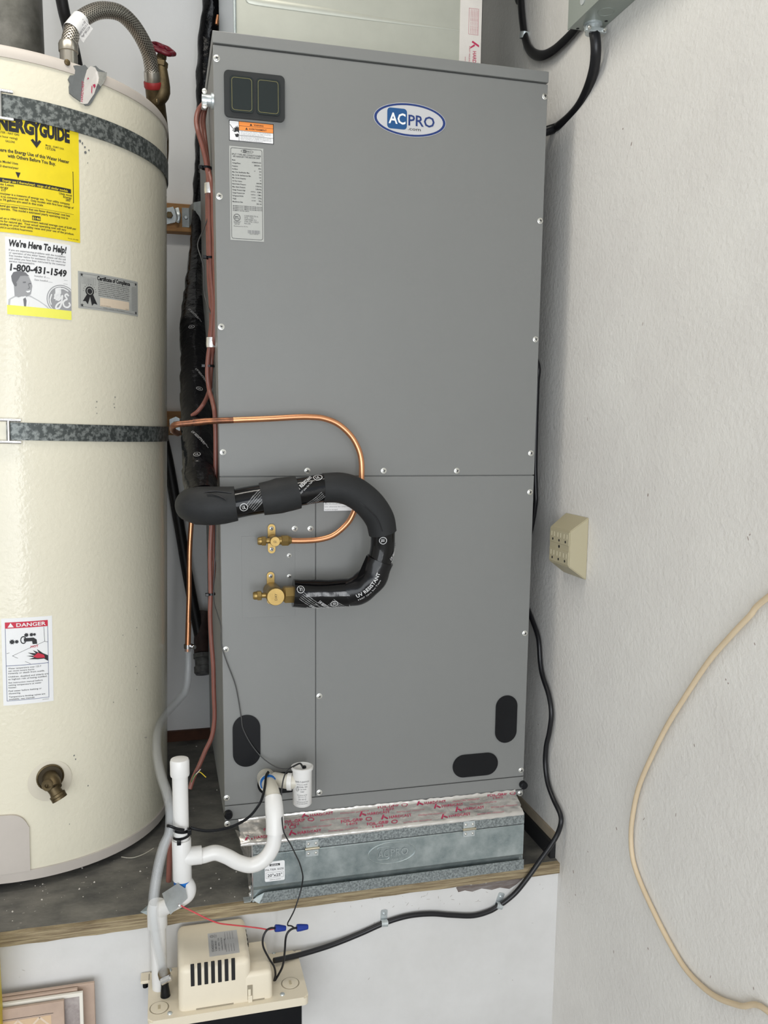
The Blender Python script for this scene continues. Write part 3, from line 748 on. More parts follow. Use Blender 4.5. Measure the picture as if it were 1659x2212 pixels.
# torn patch with a scrap of foil tape near the rim
def cyl_poly(name, pts, h, m, lift=0.0, parent=None, label=None):
    bm = bmesh.new()
    t = [bm.verts.new(cyl(a, z, lift+h)) for a, z in pts]; b = [bm.verts.new(cyl(a, z, lift-0.001)) for a, z in pts]
    bm.faces.new(t); k = len(pts)
    for i in range(k): bm.faces.new((b[i], b[(i+1) % k], t[(i+1) % k], t[i]))
    return obj(name, bm, m, parent or wh, label=label)
pt = [(0.5019, 1.5241), (0.5181, 1.5264), (0.5426, 1.528), (0.5706, 1.5324), (0.5874, 1.5286), (0.5986, 1.5242), (0.6135, 1.5337), (0.6372, 1.5378), (0.6581, 1.5344), (0.6984, 1.534), (0.7013, 1.5263), (0.685, 1.5132), (0.6566, 1.4974), (0.635, 1.4865), (0.6108, 1.4721), (0.593, 1.4648), (0.573, 1.463), (0.5507, 1.4665), (0.5288, 1.4685), (0.5019, 1.4716), (0.4783, 1.4758), (0.4762, 1.4866), (0.4818, 1.4933), (0.4716, 1.4986), (0.4825, 1.5059), (0.5092, 1.5091), (0.5123, 1.518)]
bp_ = cyl_poly('bare_patch', pt, 0.0032, M_patch, label='bare grey patch where the enamel was torn off')
pt = [(0.5815, 1.5249), (0.6019, 1.5333), (0.6311, 1.534), (0.6428, 1.5288), (0.667, 1.5274), (0.6605, 1.5171), (0.6387, 1.502), (0.6232, 1.4877), (0.5964, 1.4747), (0.5817, 1.4669), (0.5618, 1.4643), (0.5395, 1.4639), (0.5456, 1.4755), (0.5547, 1.4922), (0.5667, 1.5092)]
cyl_poly('foil_scrap', pt, 0.0006, M_alu2, 0.0034, bp_, 'torn scrap of printed foil tape')
pt = [(0.6398, 1.5277), (0.6702, 1.5293), (0.7016, 1.5327), (0.6981, 1.5243), (0.6787, 1.5126), (0.6599, 1.5034), (0.6419, 1.5072), (0.6483, 1.5174)]
cyl_poly('foil_curl', pt, 0.003, M_alu, 0.004, bp_)
a = (0.5507, 1.4665)
P = Print().text('HARDCAST', 0, 0, 4.4, 0, w=36, rot=PI/2-0.10, bold=0.01).poly([(9, 41), (11, 46), (13, 44)], 0).poly([(20, 36), (25, 39), (26, 35), (23, 31)], 0).poly([(17, 22), (18, 34), (19.5, 33), (18.5, 20)], 0)
P.build('scrap_print', bp_, lambda x, y, h: cyl(a[0] + x/HR, a[1] + y, 0.0044 + h), [M_redt])
# small chips in the enamel
bm = bmesh.new(); random.seed(4)
for (az, z), s in zip([(0.5392, 1.3993), (0.553, 1.3964), (0.5668, 1.3911), (0.5692, 1.3816), (0.5925, 1.3875), (0.5828, 1.3649), (0.6236, 0.9314), (0.617, 0.9208), (0.6227, 0.9094), (0.753, 0.9423), (0.7455, 0.9287), (0.7488, 0.9225), (0.7999, 0.4624), (0.928, 0.4698), (0.9164, 0.3871), (0.93, 0.371), (1.013, 0.2218), (1.0299, 0.2199), (0.7203, 0.3269), (0.4466, 0.2374), (0.092, -0.0587), (0.9243, 0.3362), (0.411, 0.0974), (0.4548, 0.2291), (0.5323, 0.1674)], [3, 2, 2, 3, 2, 1.2, 1.4, 1.2, 1.3, 1.4, 1.2, 1.3, 1.2, 1.4, 1.5, 1.2, 1.6, 1.6, 1.2, 2, 1, 1.3, 1, 1.6, 1.5]):
    w, h = 0.0008*s, 0.0011*s
    v = [bm.verts.new(cyl(az + w*math.cos(t)*random.uniform(0.6, 1.3)/HR, z + h*math.sin(t)*random.uniform(0.6, 1.3), 0.0006)) for t in (0, 0.9, 1.8, 2.9, 3.8, 4.9)]
    bm.faces.new(v)
obj('enamel_chips', bm, M_patch, wh, kind='stuff')

# --- yellow energy label (its left part runs on round the tank)
a = [(0.532, 1.4211), (0.5279, 1.2197)]
LWm = 0.185
z1 = a[0][1] + 0.012; z0 = a[1][1]; azr = (a[0][0]+a[1][0])/2; azl = azr - LWm/HR
lb = cyl_patch('energy_label', azl, azr, z0, z1, 0.0006, M_yellow, label='yellow energy guide label')
H_ = (z1-z0)*1000; Wd = LWm*1000
TAB = [(-40, (0.106, 1.2984)[0]*1.0 - 0.136)] + [(u, a_[0]) for u, a_ in zip((0, 30, 60, 90, 120, 150, 172), [(0.106, 1.2984), (0.176, 1.2999), (0.2469, 1.3009), (0.3193, 1.3009), (0.3941, 1.3012), (0.472, 1.302), (0.5318, 1.3019)])]
def px(u):                                   # measured print positions to millimetres from the label's left edge
    for (u0, a0), (u1, a1) in zip(TAB, TAB[1:]):
        if u <= u1 or u1 == 172:
            return ((a0 + (a1-a0)*(u-u0)/(u1-u0)) - azl)*HR*1000
azl_ = azl
P = Print()
P.text('ENERG', px(76), H_-49, 27, 0, w=px(76)-px(-12), align='r', bold=0.06); P.text('GUIDE', px(152), H_-49, 27, 0, w=px(152)-px(87), align='r', bold=0.06)
P.text('Y', px(80.5), H_-49, 28, 0, w=px(91)-px(71), align='c', bold=0.06); P.rect(px(78), H_-66, px(83), H_-46, 0)
P.poly([(px(68), H_-61), (px(80.5), H_-75), (px(91), H_-60), (px(86), H_-58), (px(83), H_-63), (px(78), H_-63), (px(73), H_-58)], 0, 3)
def row(s, u0, u1, y, cap, b=0.0): P.text(s, px(u0), H_-y, cap, 0, w=px(u1)-px(u0), bold=b+0.012)
row('WATER HEATER - NAT GAS', -20, 44, 57, 4); row('Capacity (first hour rating)', -22, 40, 65, 4); row('GALLONS', 14, 34, 73, 4)
row('Model   SG40T12XA', 100, 139, 67, 3.6); row('157236', 100, 121, 73.5, 5)
row('Compare the Energy Use of this Water Heater', -13, 150, 93, 7, 0.012); row('with Others Before You Buy.', 18, 121, 103, 7, 0.012)
P.line([(0, H_-108), (px(158), H_-108), (px(158), H_-172), (0, H_-172)], 1.1, 0)
row('This Model Uses', -5, 40, 115, 4.6, 0.006); row('243 therms/year', -4, 41, 124, 4.4, 0.006)
P.poly([(px(34), H_-130), (px(45), H_-130), (px(39.5), H_-142)], 0)
P.rect(0, H_-154, px(153), H_-145, 0, 1, 14); P.text('Energy use ( therms/year)  range of all similar models', px(6), H_-152.5, 5, 1, w=px(146)-px(6), bold=0.015, lay=3)
row('Uses Least', -6, 30, 160, 4.6, 0.006); row('Energy', -6, 18, 166, 4.6, 0.006); row('215', 2, 12, 172-0.5, 4.6, 0.006)
row('Uses most', 127, 155, 160, 4.6, 0.006); row('Energy', 136, 154, 165.5, 4.6, 0.006); row('283', 141, 151, 171, 4.6, 0.006)
def para(lines, u0, y, dy, cap):
    for i, (s, u1) in enumerate(lines): row(s, u0, u1, y+i*dy, cap, 0.008)
para([('Therms/year is a measure of energy use.  Your utility company', 150), ('uses it to compute your bill.  Only models with first hour ratings of', 158), ('60 to 74 gallons are used in this scale', 92)], -8, 178.5, 6.2, 4.2)
P.rect(0, H_-197, px(158), H_-196.4, 0, 1, 14)
para([('Natural gas water heaters that use fewer therms/year cost less', 150), ('to operate.  This model s estimated yearly operating cost is:', 146)], -6, 203, 6.0, 4.3)
P.rect(px(68), H_-222, px(86), H_-213, 0); P.text('$146', px(77), H_-220.5, 5.4, 1, w=12.5, align='c', bold=0.02, lay=3)
H2 = H_
para([('Based on a 1994 U.S. Government national average cost of $.60 per', 163), ('therm for natural gas.  Your actual operating cost will vary', 141), ('depending on your local utility rates and your use of the product.', 158)], -8, 228, 6.0, 4.2)
row('Meets NAECA and ASHRAE Requirements', -12, 68, 246.5, 3.6, 0.006)
row('Part No. 001-4098', 145, 167, 249.5, 2.0)
ks = H_/254.0
P.f = [([(x, H_ - (H_-y)*ks) for x, y in pts], m_, l_) for pts, m_, l_ in P.f]
P.build('label_print', lb, on_cyl(azl, z0), [M_ink, M_yellow])

# --- white help label
a = [(0.1226, 1.21), (0.4729, 1.2151), (0.4742, 1.0794), (0.1268, 1.0771)]
azl, azr = (a[0][0]+a[3][0])/2, (a[1][0]+a[2][0])/2; z1, z0 = (a[0][1]+a[1][1])/2, (a[2][1]+a[3][1])/2
lb = cyl_patch('help_label', azl, azr, z0, z1, 0.0006, M_paper, label='white customer help label')
Wd, H_ = (azr-azl)*HR*1000, (z1-z0)*1000
P = Print()
P.text("We're Here To Help!", Wd*0.04, H_*0.885, H_*0.085, 0, w=Wd*0.88, bold=0.04, slant=0.15)
for i, s in enumerate(('If you are experiencing problems with the installation', 'or operation of this water heater, please call the toll', 'free number below for assistance. Do not return the', 'unit unless you have been instructed by the customer', 'service representative.')):
    P.text(s, Wd*0.05, H_*(0.825-i*0.036), H_*0.024, 1, w=Wd*(0.86 if i < 4 else 0.38), slant=0.12, bold=0.012)
P.text('1-800-431-1549', Wd*0.06, H_*0.575, H_*0.088, 0, w=Wd*0.86, bold=0.035, slant=0.12)
P.text('Installer #', Wd*0.42, H_*0.525, H_*0.024, 1, w=Wd*0.17, slant=0.12); P.rect(Wd*0.60, H_*0.525, Wd*0.94, H_*0.528, 1)
P.text('Date Installed', Wd*0.42, H_*0.475, H_*0.024, 1, w=Wd*0.20, slant=0.12); P.rect(Wd*0.63, H_*0.475, Wd*0.94, H_*0.478, 1)
P.rect(0.5, 0.5, Wd-0.5, H_*0.125, 2, 2, 10)
# printed portrait: head in three-quarter view, jacket and tie
X = lambda t: Wd*t
Yy = lambda t: H_*t
P.poly([(X(0.02), Yy(0.125)), (X(0.03), Yy(0.20)), (X(0.12), Yy(0.25)), (X(0.16), Yy(0.27)), (X(0.34), Yy(0.28)), (X(0.48), Yy(0.22)), (X(0.60), Yy(0.16)), (X(0.64), Yy(0.125))], 5)
P.poly([(X(0.21), Yy(0.125)), (X(0.19), Yy(0.24)), (X(0.28), Yy(0.26)), (X(0.34), Yy(0.20)), (X(0.31), Yy(0.125))], 6, 2)
P.poly([(X(0.255), Yy(0.125)), (X(0.245), Yy(0.22)), (X(0.28), Yy(0.24)), (X(0.295), Yy(0.20)), (X(0.285), Yy(0.125))], 1, 3)
P.poly([(X(0.12), Yy(0.25)), (X(0.11), Yy(0.42)), (X(0.09), Yy(0.50)), (X(0.17), Yy(0.54)), (X(0.27), Yy(0.545)), (X(0.34), Yy(0.51)), (X(0.37), Yy(0.45)), (X(0.385), Yy(0.40)), (X(0.375), Yy(0.35)), (X(0.36), Yy(0.29)), (X(0.30), Yy(0.255)), (X(0.22), Yy(0.25)), (X(0.18), Yy(0.235))], 4, 2)
P.poly([(X(0.085), Yy(0.44)), (X(0.075), Yy(0.50)), (X(0.11), Yy(0.555)), (X(0.20), Yy(0.58)), (X(0.29), Yy(0.565)), (X(0.345), Yy(0.52)), (X(0.28), Yy(0.525)), (X(0.21), Yy(0.515)), (X(0.18), Yy(0.47)), (X(0.15), Yy(0.43)), (X(0.11), Yy(0.39))], 1, 3)
P.poly(ell(X(0.135), Yy(0.40), X(0.022), Yy(0.028), 12), 1, 3)
P.line([(X(0.25), Yy(0.435)), (X(0.285), Yy(0.44))], 2.0, 1, 3); P.line([(X(0.335), Yy(0.425)), (X(0.365), Yy(0.43))], 2.0, 1, 3)
P.line([(X(0.325), Yy(0.42)), (X(0.345), Yy(0.37)), (X(0.32), Yy(0.36))], 1.2, 1, 3); P.poly([(X(0.285), Yy(0.325)), (X(0.335), Yy(0.335)), (X(0.36), Yy(0.345)), (X(0.345), Yy(0.315)), (X(0.31), Yy(0.305))], 6, 3)
# round monogram, cut by the label's right edge
cx, cy, R_ = X(0.845), Yy(0.255), X(0.245)
def clip(p): return [(min(x, Wd-0.4), max(y, Yy(0.127))) for x, y in p]
P.poly(clip(ell(cx, cy, R_, R_, 40)), 4)
P.ring(clip(ell(cx, cy, R_*0.94, R_*0.94, 40)), clip(ell(cx, cy, R_*0.88, R_*0.88, 40)), 3, 2)
def stroke(pts, w_): 
    C_, _ = catmull([(cx + x*R_, cy + y*R_, 0) for x, y in pts], 5)
    q = [(p.x, p.y) for p in C_ if p.x < Wd-1 and p.y > Yy(0.135)]
    P.line(q, w_, 3, 3)
stroke([(-0.50, 0.05), (-0.40, 0.30), (-0.25, 0.42), (-0.15, 0.30), (-0.25, 0.12), (-0.42, 0.10), (-0.46, 0.28), (-0.36, 0.40)], 3.0)
stroke([(-0.42, 0.08), (-0.25, -0.02), (-0.08, 0.15), (0.02, 0.30), (-0.02, 0.0), (-0.10, -0.35), (-0.28, -0.62), (-0.42, -0.52), (-0.30, -0.28), (0.0, -0.05)], 3.0)
stroke([(0.42, 0.34), (0.32, 0.44), (0.20, 0.32), (0.32, 0.12), (0.18, 0.02), (0.06, -0.15), (0.14, -0.38), (0.36, -0.42), (0.52, -0.26), (0.46, -0.12)], 3.0)
stroke([(-0.72, -0.35), (-0.78, -0.05), (-0.68, 0.30)], 2.2); stroke([(-0.2, 0.72), (0.1, 0.76), (0.4, 0.64)], 2.2)
P.build('label_print', lb, on_cyl(azl, z0), [M_ink, M_inkg, M_lemon, M_paper, M_inkm, M_inkl, M_paper])

# --- silver compliance certificate, tilted on the tank
a = [(0.5143, 1.1694), (0.9573, 1.1746), (0.9552, 1.1017), (0.5083, 1.1024)]
azl, azr = a[0][0], a[1][0]; z0, z1 = a[3][1], a[0][1]
sl = ((a[1][1]-a[0][1]) + (a[2][1]-a[3][1]))/2/((azr-azl)*HR)
lb = cyl_patch('certificate_label', azl, azr, z0, z1, 0.0006, M_greyp, label='silver compliance certificate label', edge=lambda t: (z0 + sl*(azr-azl)*HR*t, z1 + sl*(azr-azl)*HR*t))
Wd, H_ = (azr-azl)*HR*1000, (z1-z0)*1000
P = Print().frame(H_*0.05, H_*0.05, Wd-H_*0.05, H_*0.95, 0.5, 1, 1, 10)
P.text('Certificate of Compliance', Wd*0.27, H_*0.83, H_*0.11, 0, w=Wd*0.56, bold=0.04)
for i in range(9): P.text(('Water heaters must be braced, anchored or', 'strapped to resist falling or horizontal displacement', 'due to earthquake motion (1997 UPC Section 510', '& California Health and Safety Code 19211).', 'Spacemaker warranties its straps as compliant', 'when installed according to instructions provided', 'and according to the listing label on water heater.', 'Warranty applies to original installation only.', '')[i] or 'x', Wd*0.285, H_*(0.77 - i*0.052), H_*0.028, 0, w=Wd*0.53, bold=0.006) if i < 8 else None
for i in range(16): P.text('CERTIFIED 00000', Wd*0.86, H_*(0.80 - i*0.044), H_*0.022, 1, w=Wd*0.10)
P.rect(Wd*0.31, H_*0.12, Wd*0.81, H_*0.36, 2, 2, 8); P.text('DATE OF COMPLIANCE', Wd*0.32, H_*0.135, H_*0.018, 0, w=Wd*0.16, lay=3); P.text('INITIALS', Wd*0.74, H_*0.135, H_*0.018, 0, w=Wd*0.06, lay=3)
P.text('Copies available at the company', Wd*0.36, H_*0.07, H_*0.02, 0, w=Wd*0.36)
P.frame(Wd*0.05, H_*0.68, Wd*0.25, H_*0.86, 0.3, 1)
for i in range(5): P.text('Certified by', Wd*0.07, H_*(0.82 - i*0.03), H_*0.016, 1, w=Wd*0.16)
P.poly(ell(Wd*0.16, H_*0.49, H_*0.13, H_*0.13, 20), 0, 2); P.ring(ell(Wd*0.16, H_*0.49, H_*0.09, H_*0.09, 20), ell(Wd*0.16, H_*0.49, H_*0.075, H_*0.075, 20), 3, 3)
P.poly([(Wd*0.12, H_*0.40), (Wd*0.06, H_*0.20), (Wd*0.10, H_*0.21), (Wd*0.13, H_*0.13), (Wd*0.17, H_*0.38)], 0); P.poly([(Wd*0.16, H_*0.38), (Wd*0.19, H_*0.10), (Wd*0.22, H_*0.17), (Wd*0.27, H_*0.15), (Wd*0.21, H_*0.40)], 0)
for i, ch in enumerate('SPACEMAKER'):
    t = PI*0.98 - i*PI*0.96/9
    P.text(ch, Wd*0.16 + H_*0.17*math.cos(t), H_*0.48 + H_*0.17*math.sin(t), H_*0.035, 0, align='c', rot=t-PI/2)
for cx_, cy_ in ((0.05, 0.91), (0.95, 0.91), (0.05, 0.09), (0.95, 0.09)):
    P.poly([(Wd*cx_ + H_*(0.055 if i % 2 == 0 else 0.02)*math.cos(i*PI/5 + 0.3), H_*cy_ + H_*(0.055 if i % 2 == 0 else 0.02)*math.sin(i*PI/5 + 0.3)) for i in range(10)], 0, 2)
P.build('label_print', lb, lambda x, y, h: cyl(azl + x/HR, z0 + y + sl*x, 0.0008 + h), [M_ink, M_inkg, mat('buff_box', (0.72, 0.60, 0.46), 0.5), M_greyp])

# --- white and red danger label
a = [(0.0609, 0.5236), (0.3297, 0.5249), (0.3308, 0.3557), (0.0431, 0.3568)]
azl, azr = (a[0][0]+a[3][0])/2, (a[1][0]+a[2][0])/2; z1, z0 = (a[0][1]+a[1][1])/2, (a[2][1]+a[3][1])/2
lb = cyl_patch('danger_label', azl, azr, z0, z1, 0.0006, M_paper, label='white scald danger label with red heading')
Wd, H_ = (azr-azl)*HR*1000, (z1-z0)*1000
P = Print().frame(Wd*0.07, H_*0.05, Wd*0.91, H_*0.95, 0.7, 2, 1, 6)
P.rect(Wd*0.07, H_*0.885, Wd*0.91, H_*0.955, 1, 2, 6); P.text('DANGER', Wd*0.29, H_*0.90, H_*0.042, 3, w=Wd*0.58, bold=0.02, lay=4); P.poly([(Wd*0.12, H_*0.897), (Wd*0.24, H_*0.897), (Wd*0.18, H_*0.947)], 3, 4)
P.rect(Wd*0.07, H_*0.455, Wd*0.91, H_*0.460, 2, 2, 6)
P.line([(Wd*0.83, H_*0.88), (Wd*0.84, H_*0.71)], 0.6, 0); P.line([(Wd*0.84, H_*0.71), (Wd*0.60, H_*0.66), (Wd*0.09, H_*0.60)], 0.6, 0); P.line([(Wd*0.84, H_*0.71), (Wd*0.90, H_*0.70)], 0.6, 0)
P.line([(Wd*0.20, H_*0.57), (Wd*0.55, H_*0.465)], 0.6, 0); P.line([(Wd*0.20, H_*0.57), (Wd*0.50, H_*0.64), (Wd*0.56, H_*0.65)], 0.6, 0)
for cx_, cy_, r_ in ((0.20, 0.73, 0.06), (0.29, 0.73, 0.045), (0.48, 0.80, 0.05), (0.58, 0.80, 0.045), (0.64, 0.80, 0.035)): P.poly([(Wd*(cx_ + (r_ if i % 2 else r_*0.65)*math.cos(i*PI/8)), H_*cy_ + Wd*(r_ if i % 2 else r_*0.65)*math.sin(i*PI/8)) for i in range(16)], 0, 2)
P.ring(ell(Wd*0.42, H_*0.745, Wd*0.06, Wd*0.085, 18), ell(Wd*0.42, H_*0.745, Wd*0.042, Wd*0.062, 18), 0, 2)
P.poly([(Wd*0.43, H_*0.765), (Wd*0.62, H_*0.765), (Wd*0.68, H_*0.74), (Wd*0.69, H_*0.69), (Wd*0.60, H_*0.69), (Wd*0.59, H_*0.725), (Wd*0.43, H_*0.725)], 0, 2)
P.text('HOT', Wd*0.56, H_*0.65, H_*0.026, 1, w=Wd*0.15, bold=0.02, lay=3)
P.poly([(Wd*0.90, H_*0.48), (Wd*0.90, H_*0.545), (Wd*0.80, H_*0.575), (Wd*0.68, H_*0.63), (Wd*0.72, H_*0.585), (Wd*0.60, H_*0.62), (Wd*0.66, H_*0.58), (Wd*0.50, H_*0.595), (Wd*0.63, H_*0.555), (Wd*0.47, H_*0.56), (Wd*0.63, H_*0.535), (Wd*0.52, H_*0.52), (Wd*0.70, H_*0.51), (Wd*0.82, H_*0.51)], 0, 2)
P.poly([(Wd*0.60, H_*0.545), (Wd*0.70, H_*0.585), (Wd*0.82, H_*0.555), (Wd*0.84, H_*0.52), (Wd*0.68, H_*0.525)], 1, 3)
rows = ('Water temperature over 125 F', 'can cause severe burns', 'instantly or death from scalds.', '', 'Children, disabled and elderly are', 'at highest risk of being scalded.', '', 'See instruction manual before', 'setting temperature at water', 'heater.', '', 'Feel water before bathing or', 'showering.', '', 'Temperature limiting valves are', 'available, see manual.')
y = H_*0.435
for s in rows:
    if s: P.text(s, Wd*0.11, y-H_*0.016, H_*0.018, 0, w=len(s)*Wd*0.0232, bold=0.006); y -= H_*0.0285
    else: y -= H_*0.011
P.text('238-40730-00', Wd*0.90, H_*0.028, H_*0.008, 0, w=Wd*0.13, align='r')
P.build('label_print', lb, on_cyl(azl, z0), [M_ink, M_red, M_blue, M_paper])

# ---------------------------------------------------------------- straps round the tank
def in_heater(p): return Matrix.Translation(hb) @ Matrix.Rotation(0.0224, 4, 'Y') @ Vector(p)
def strap(label, zt_, zb_, name, blockz):
    t = thing(name, label, 'strap', in_heater((0, 0, (zt_+zb_)/2)), 'seismic straps round the water heater')
    bm = bmesh.new(); prev = None
    az0 = (0.1065, 0.8684)[0]
    for i in range(61):
        az = az0 + (2.15-az0)*i/60
        q = [bm.verts.new(in_heater(cyl(az, z, h))) for z, h in ((zb_, 0.0015), (zb_, 0.0032), (zt_, 0.0032), (zt_, 0.0015))]
        if prev:
            for k in range(3): bm.faces.new((prev[k], q[k], q[k+1], prev[k+1]))
        prev = q
    obj('strap_band', bm, M_strap, t, smooth=30)
    m = (zt_-zb_)
    az1 = az0 + 0.075; az2 = az0 - 0.30
    path = [cyl(az2, zt_+0.005, 0.006), cyl(az1-0.01, zt_+0.005, 0.006), cyl(az1, zt_+0.002, 0.006), cyl(az1, zb_-0.002, 0.006), cyl(az1-0.01, zb_-0.005, 0.006), cyl(az2, zb_-0.005, 0.006)]
    pts = []
    for p_, q_ in zip(path, path[1:]):
        for k in range(4): pts.append(in_heater(p_.lerp(q_, k/4)))
    pts.append(in_heater(path[-1]))
    # bent rod buckle, its two long sides and a cross bar
    bm = bmesh.new()
    tube(bm, [in_heater(cyl(az2 + (az1-az2)*k/6, zt_+0.004, 0.006)) for k in range(7)], 0.0032, n=8, sub=2)
    tube(bm, [in_heater(cyl(az2 + (az1-az2)*k/6, zb_-0.004, 0.006)) for k in range(7)], 0.0032, n=8, sub=2)
    b_ = obj('buckle', bm, M_chrome, t, smooth=50, label='chromed buckle')
    obj('buckle_bar', tb([in_heater(cyl(az0+0.012, zt_+0.004, 0.006)), in_heater(cyl(az0+0.012, zb_-0.004, 0.006))], 0.0028, n=8), M_chrome, b_, smooth=50)
    return t
a = [(0.3922, 1.4476), (0.8714, 1.452), (0.3187, 1.4112), (0.7129, 1.4135)]
strap('mottled galvanised strap round the tank just above the yellow label', (a[0][1]+a[1][1])/2, (a[2][1]+a[3][1])/2, 'tank_strap', 0)
a = [(0.3708, 0.8843), (0.9635, 0.8907), (0.3691, 0.8526), (0.9626, 0.8589)]
strap('mottled galvanised strap round the middle of the tank', (a[0][1]+a[1][1])/2, (a[2][1]+a[3][1])/2, 'tank_strap', 0)

# ---------------------------------------------------------------- pipes above the tank
top_z = hb.z + zt
fl = (-0.3144, 0.42, 1.5935)
obj_f = lt([(0.07, 0), (0.07, 2.14-top_z-0.001)], (fl[0]-0.071, 0.42, top_z+0.005), (0, 0, 1), 32)
tag(obj('flue_pipe', obj_f, M_flue, smooth=40), 'dull grey metal flue pipe rising from the tank top', 'flue pipe')

hp = [(-0.2581, 0.3, 1.5039), (-0.2572, 0.305, 1.5179), (-0.2545, 0.31, 1.5355), (-0.2486, 0.32, 1.5573), (-0.236, 0.335, 1.5814), (-0.2114, 0.36, 1.6099), (-0.1873, 0.385, 1.6273), (-0.1617, 0.41, 1.6352), (-0.1386, 0.44, 1.63), (-0.1196, 0.47, 1.615), (-0.1068, 0.5, 1.5982), (-0.1016, 0.52, 1.5786), (-0.1001, 0.53, 1.563)]
fh = thing('flexible_connector', 'braided steel flexible water connector arching over the tank top', 'hose', hp[0])
obj('braided_hose', tb(hp[1:], 0.0158, n=20, sub=6), M_braid, fh, smooth=80)
z_top0 = top_z + 0.002
obj('hose_nut', lt([(0.0165, z_top0-hp[0][2]), (0.0165, 0.0), (0.0185, 0.001), (0.0185, 0.014), (0.016, 0.020)], hp[0], (0, 0, 1), 24), mat('nickel_nut', (0.45, 0.42, 0.37), 0.3, metal=0.9), fh, smooth=35)
e_ = (Vector(hp[-1]) - Vector(hp[-2])).normalized()
obj('hose_ferrule', lt([(0.0172, -0.01), (0.0182, 0.0), (0.0182, 0.012), (0.0165, 0.016)], hp[-1], e_, 24), mat('nickel_nut', (0.45, 0.42, 0.37), 0.3, metal=0.9), fh, smooth=35)
tg_ = [Vector(hp[3]).lerp(Vector(hp[4]), t) for t in (-0.35, 0.0, 0.5, 1.0)]
tgo = obj('paper_tag', tb(tg_, 0.0172, n=20, sub=3, caps=False), M_paper, fh, smooth=80, label='white printed tag round the hose')
fq = [Vector(p) for p in [(-0.2554, 0.312, 1.5616), (-0.2362, 0.318, 1.5851), (-0.2117, 0.316, 1.56), (-0.2306, 0.31, 1.5297)]]
bm = bmesh.new(); bm.faces.new([bm.verts.new(p) for p in fq]); bmesh.ops.solidify(bm, geom=bm.faces[:], thickness=0.0005)
obj('tag_flap', bm, M_paper, tgo)
P = Print()
for k in range(5): P.text(('MAX 125 PSI', 'WATER HEATER', 'ID 3/4 IN 18', '11/22/08', 'CSA')[k], 80 + k*170, 930, 95, 0, w=820, rot=-PI/2, bold=0.02)
P.build('tag_print', tgo, lambda a_, b_, h_: fq[0].lerp(fq[1], b_).lerp(fq[3].lerp(fq[2], b_), a_) + Vector((0, -0.0009 - h_, 0)), [M_inkg])

gv0 = Vector(hp[-1]) + e_*0.006
gv = thing('gate_valve', 'old brass gate valve with a red handwheel behind the tank', 'valve', gv0)
obj('red_seal', lt([(0.0195, 0.004), (0.0205, 0.006), (0.0205, 0.016), (0.0195, 0.018)], gv0, e_, 20), mat('red_pipe_dope', (0.30, 0.02, 0.02), 0.45), gv, smooth=35)
obj('valve_body', tb([gv0 + e_*0.012, gv0 + e_*0.05 + Vector((0.003, 0.01, 0)), gv0 + e_*0.12 + Vector((0.008, 0.03, 0)), (gv0.x+0.012, 0.56, gv0.z-0.2)], [0.0185, 0.021, 0.017, 0.015], n=16), M_bronze, gv, smooth=45)
hw = (-0.0772, 0.54, 1.6272)
bm = bmesh.new(); tube(bm, [gv0 + e_*0.045, gv0 + Vector((0.022, 0.012, -0.02)), (hw[0]-0.004, hw[1], hw[2]-0.030), (hw[0], hw[1], hw[2]-0.004)], [0.016, 0.017, 0.013, 0.006], n=14)
obj('valve_bonnet', bm, M_bronze, gv, smooth=45)
bm = bmesh.new(); hexnut(bm, (hw[0]-0.005, hw[1], hw[2]-0.040), (0.12, 0, 1), 0.0165, 0.014); hexnut(bm, (hw[0]-0.002, hw[1], hw[2]-0.022), (0.12, 0, 1), 0.011, 0.010)
obj('packing_nut', bm, M_bronze, gv, smooth=25)
ax = Vector((0.25, -0.55, 0.80)).normalized()
u_ = Vector((1, 0, 0)); u_ = (u_ - ax*u_.dot(ax)).normalized(); v_ = ax.cross(u_)
bm = bmesh.new()
ringp = [Vector(hw) + (u_*math.cos(t*PI/12) + v_*math.sin(t*PI/12))*(0.026 + 0.0018*math.cos(t*PI/2)) for t in range(25)]
tube(bm, ringp, 0.0052, n=8, sub=2, caps=False)
hwo = obj('handwheel', bm, M_redh, gv, smooth=60, label='dark red handwheel')
for k in range(4):
    t = k*PI/2 + 0.4
    obj('spoke', tb([Vector(hw), Vector(hw) + (u_*math.cos(t) + v_*math.sin(t))*0.026], 0.0042, n=6), M_redh, hwo, smooth=60)
obj('wheel_hub', lt([(0.008, -0.005), (0.008, 0.005), (0.004, 0.008), (0, 0.008)], hw, ax, 12), M_redh, hwo, smooth=40)

gp = [(-0.3011, 0.62, 1.7772), (-0.2942, 0.64, 1.7284), (-0.2882, 0.66, 1.7029), (-0.2775, 0.68, 1.6567), (-0.2714, 0.69, 1.6202)]
tag(obj('iron_pipe', tb(gp, 0.0135, n=12), M_iron, smooth=60), 'dark iron pipe slanting behind the braided hose', 'pipe')

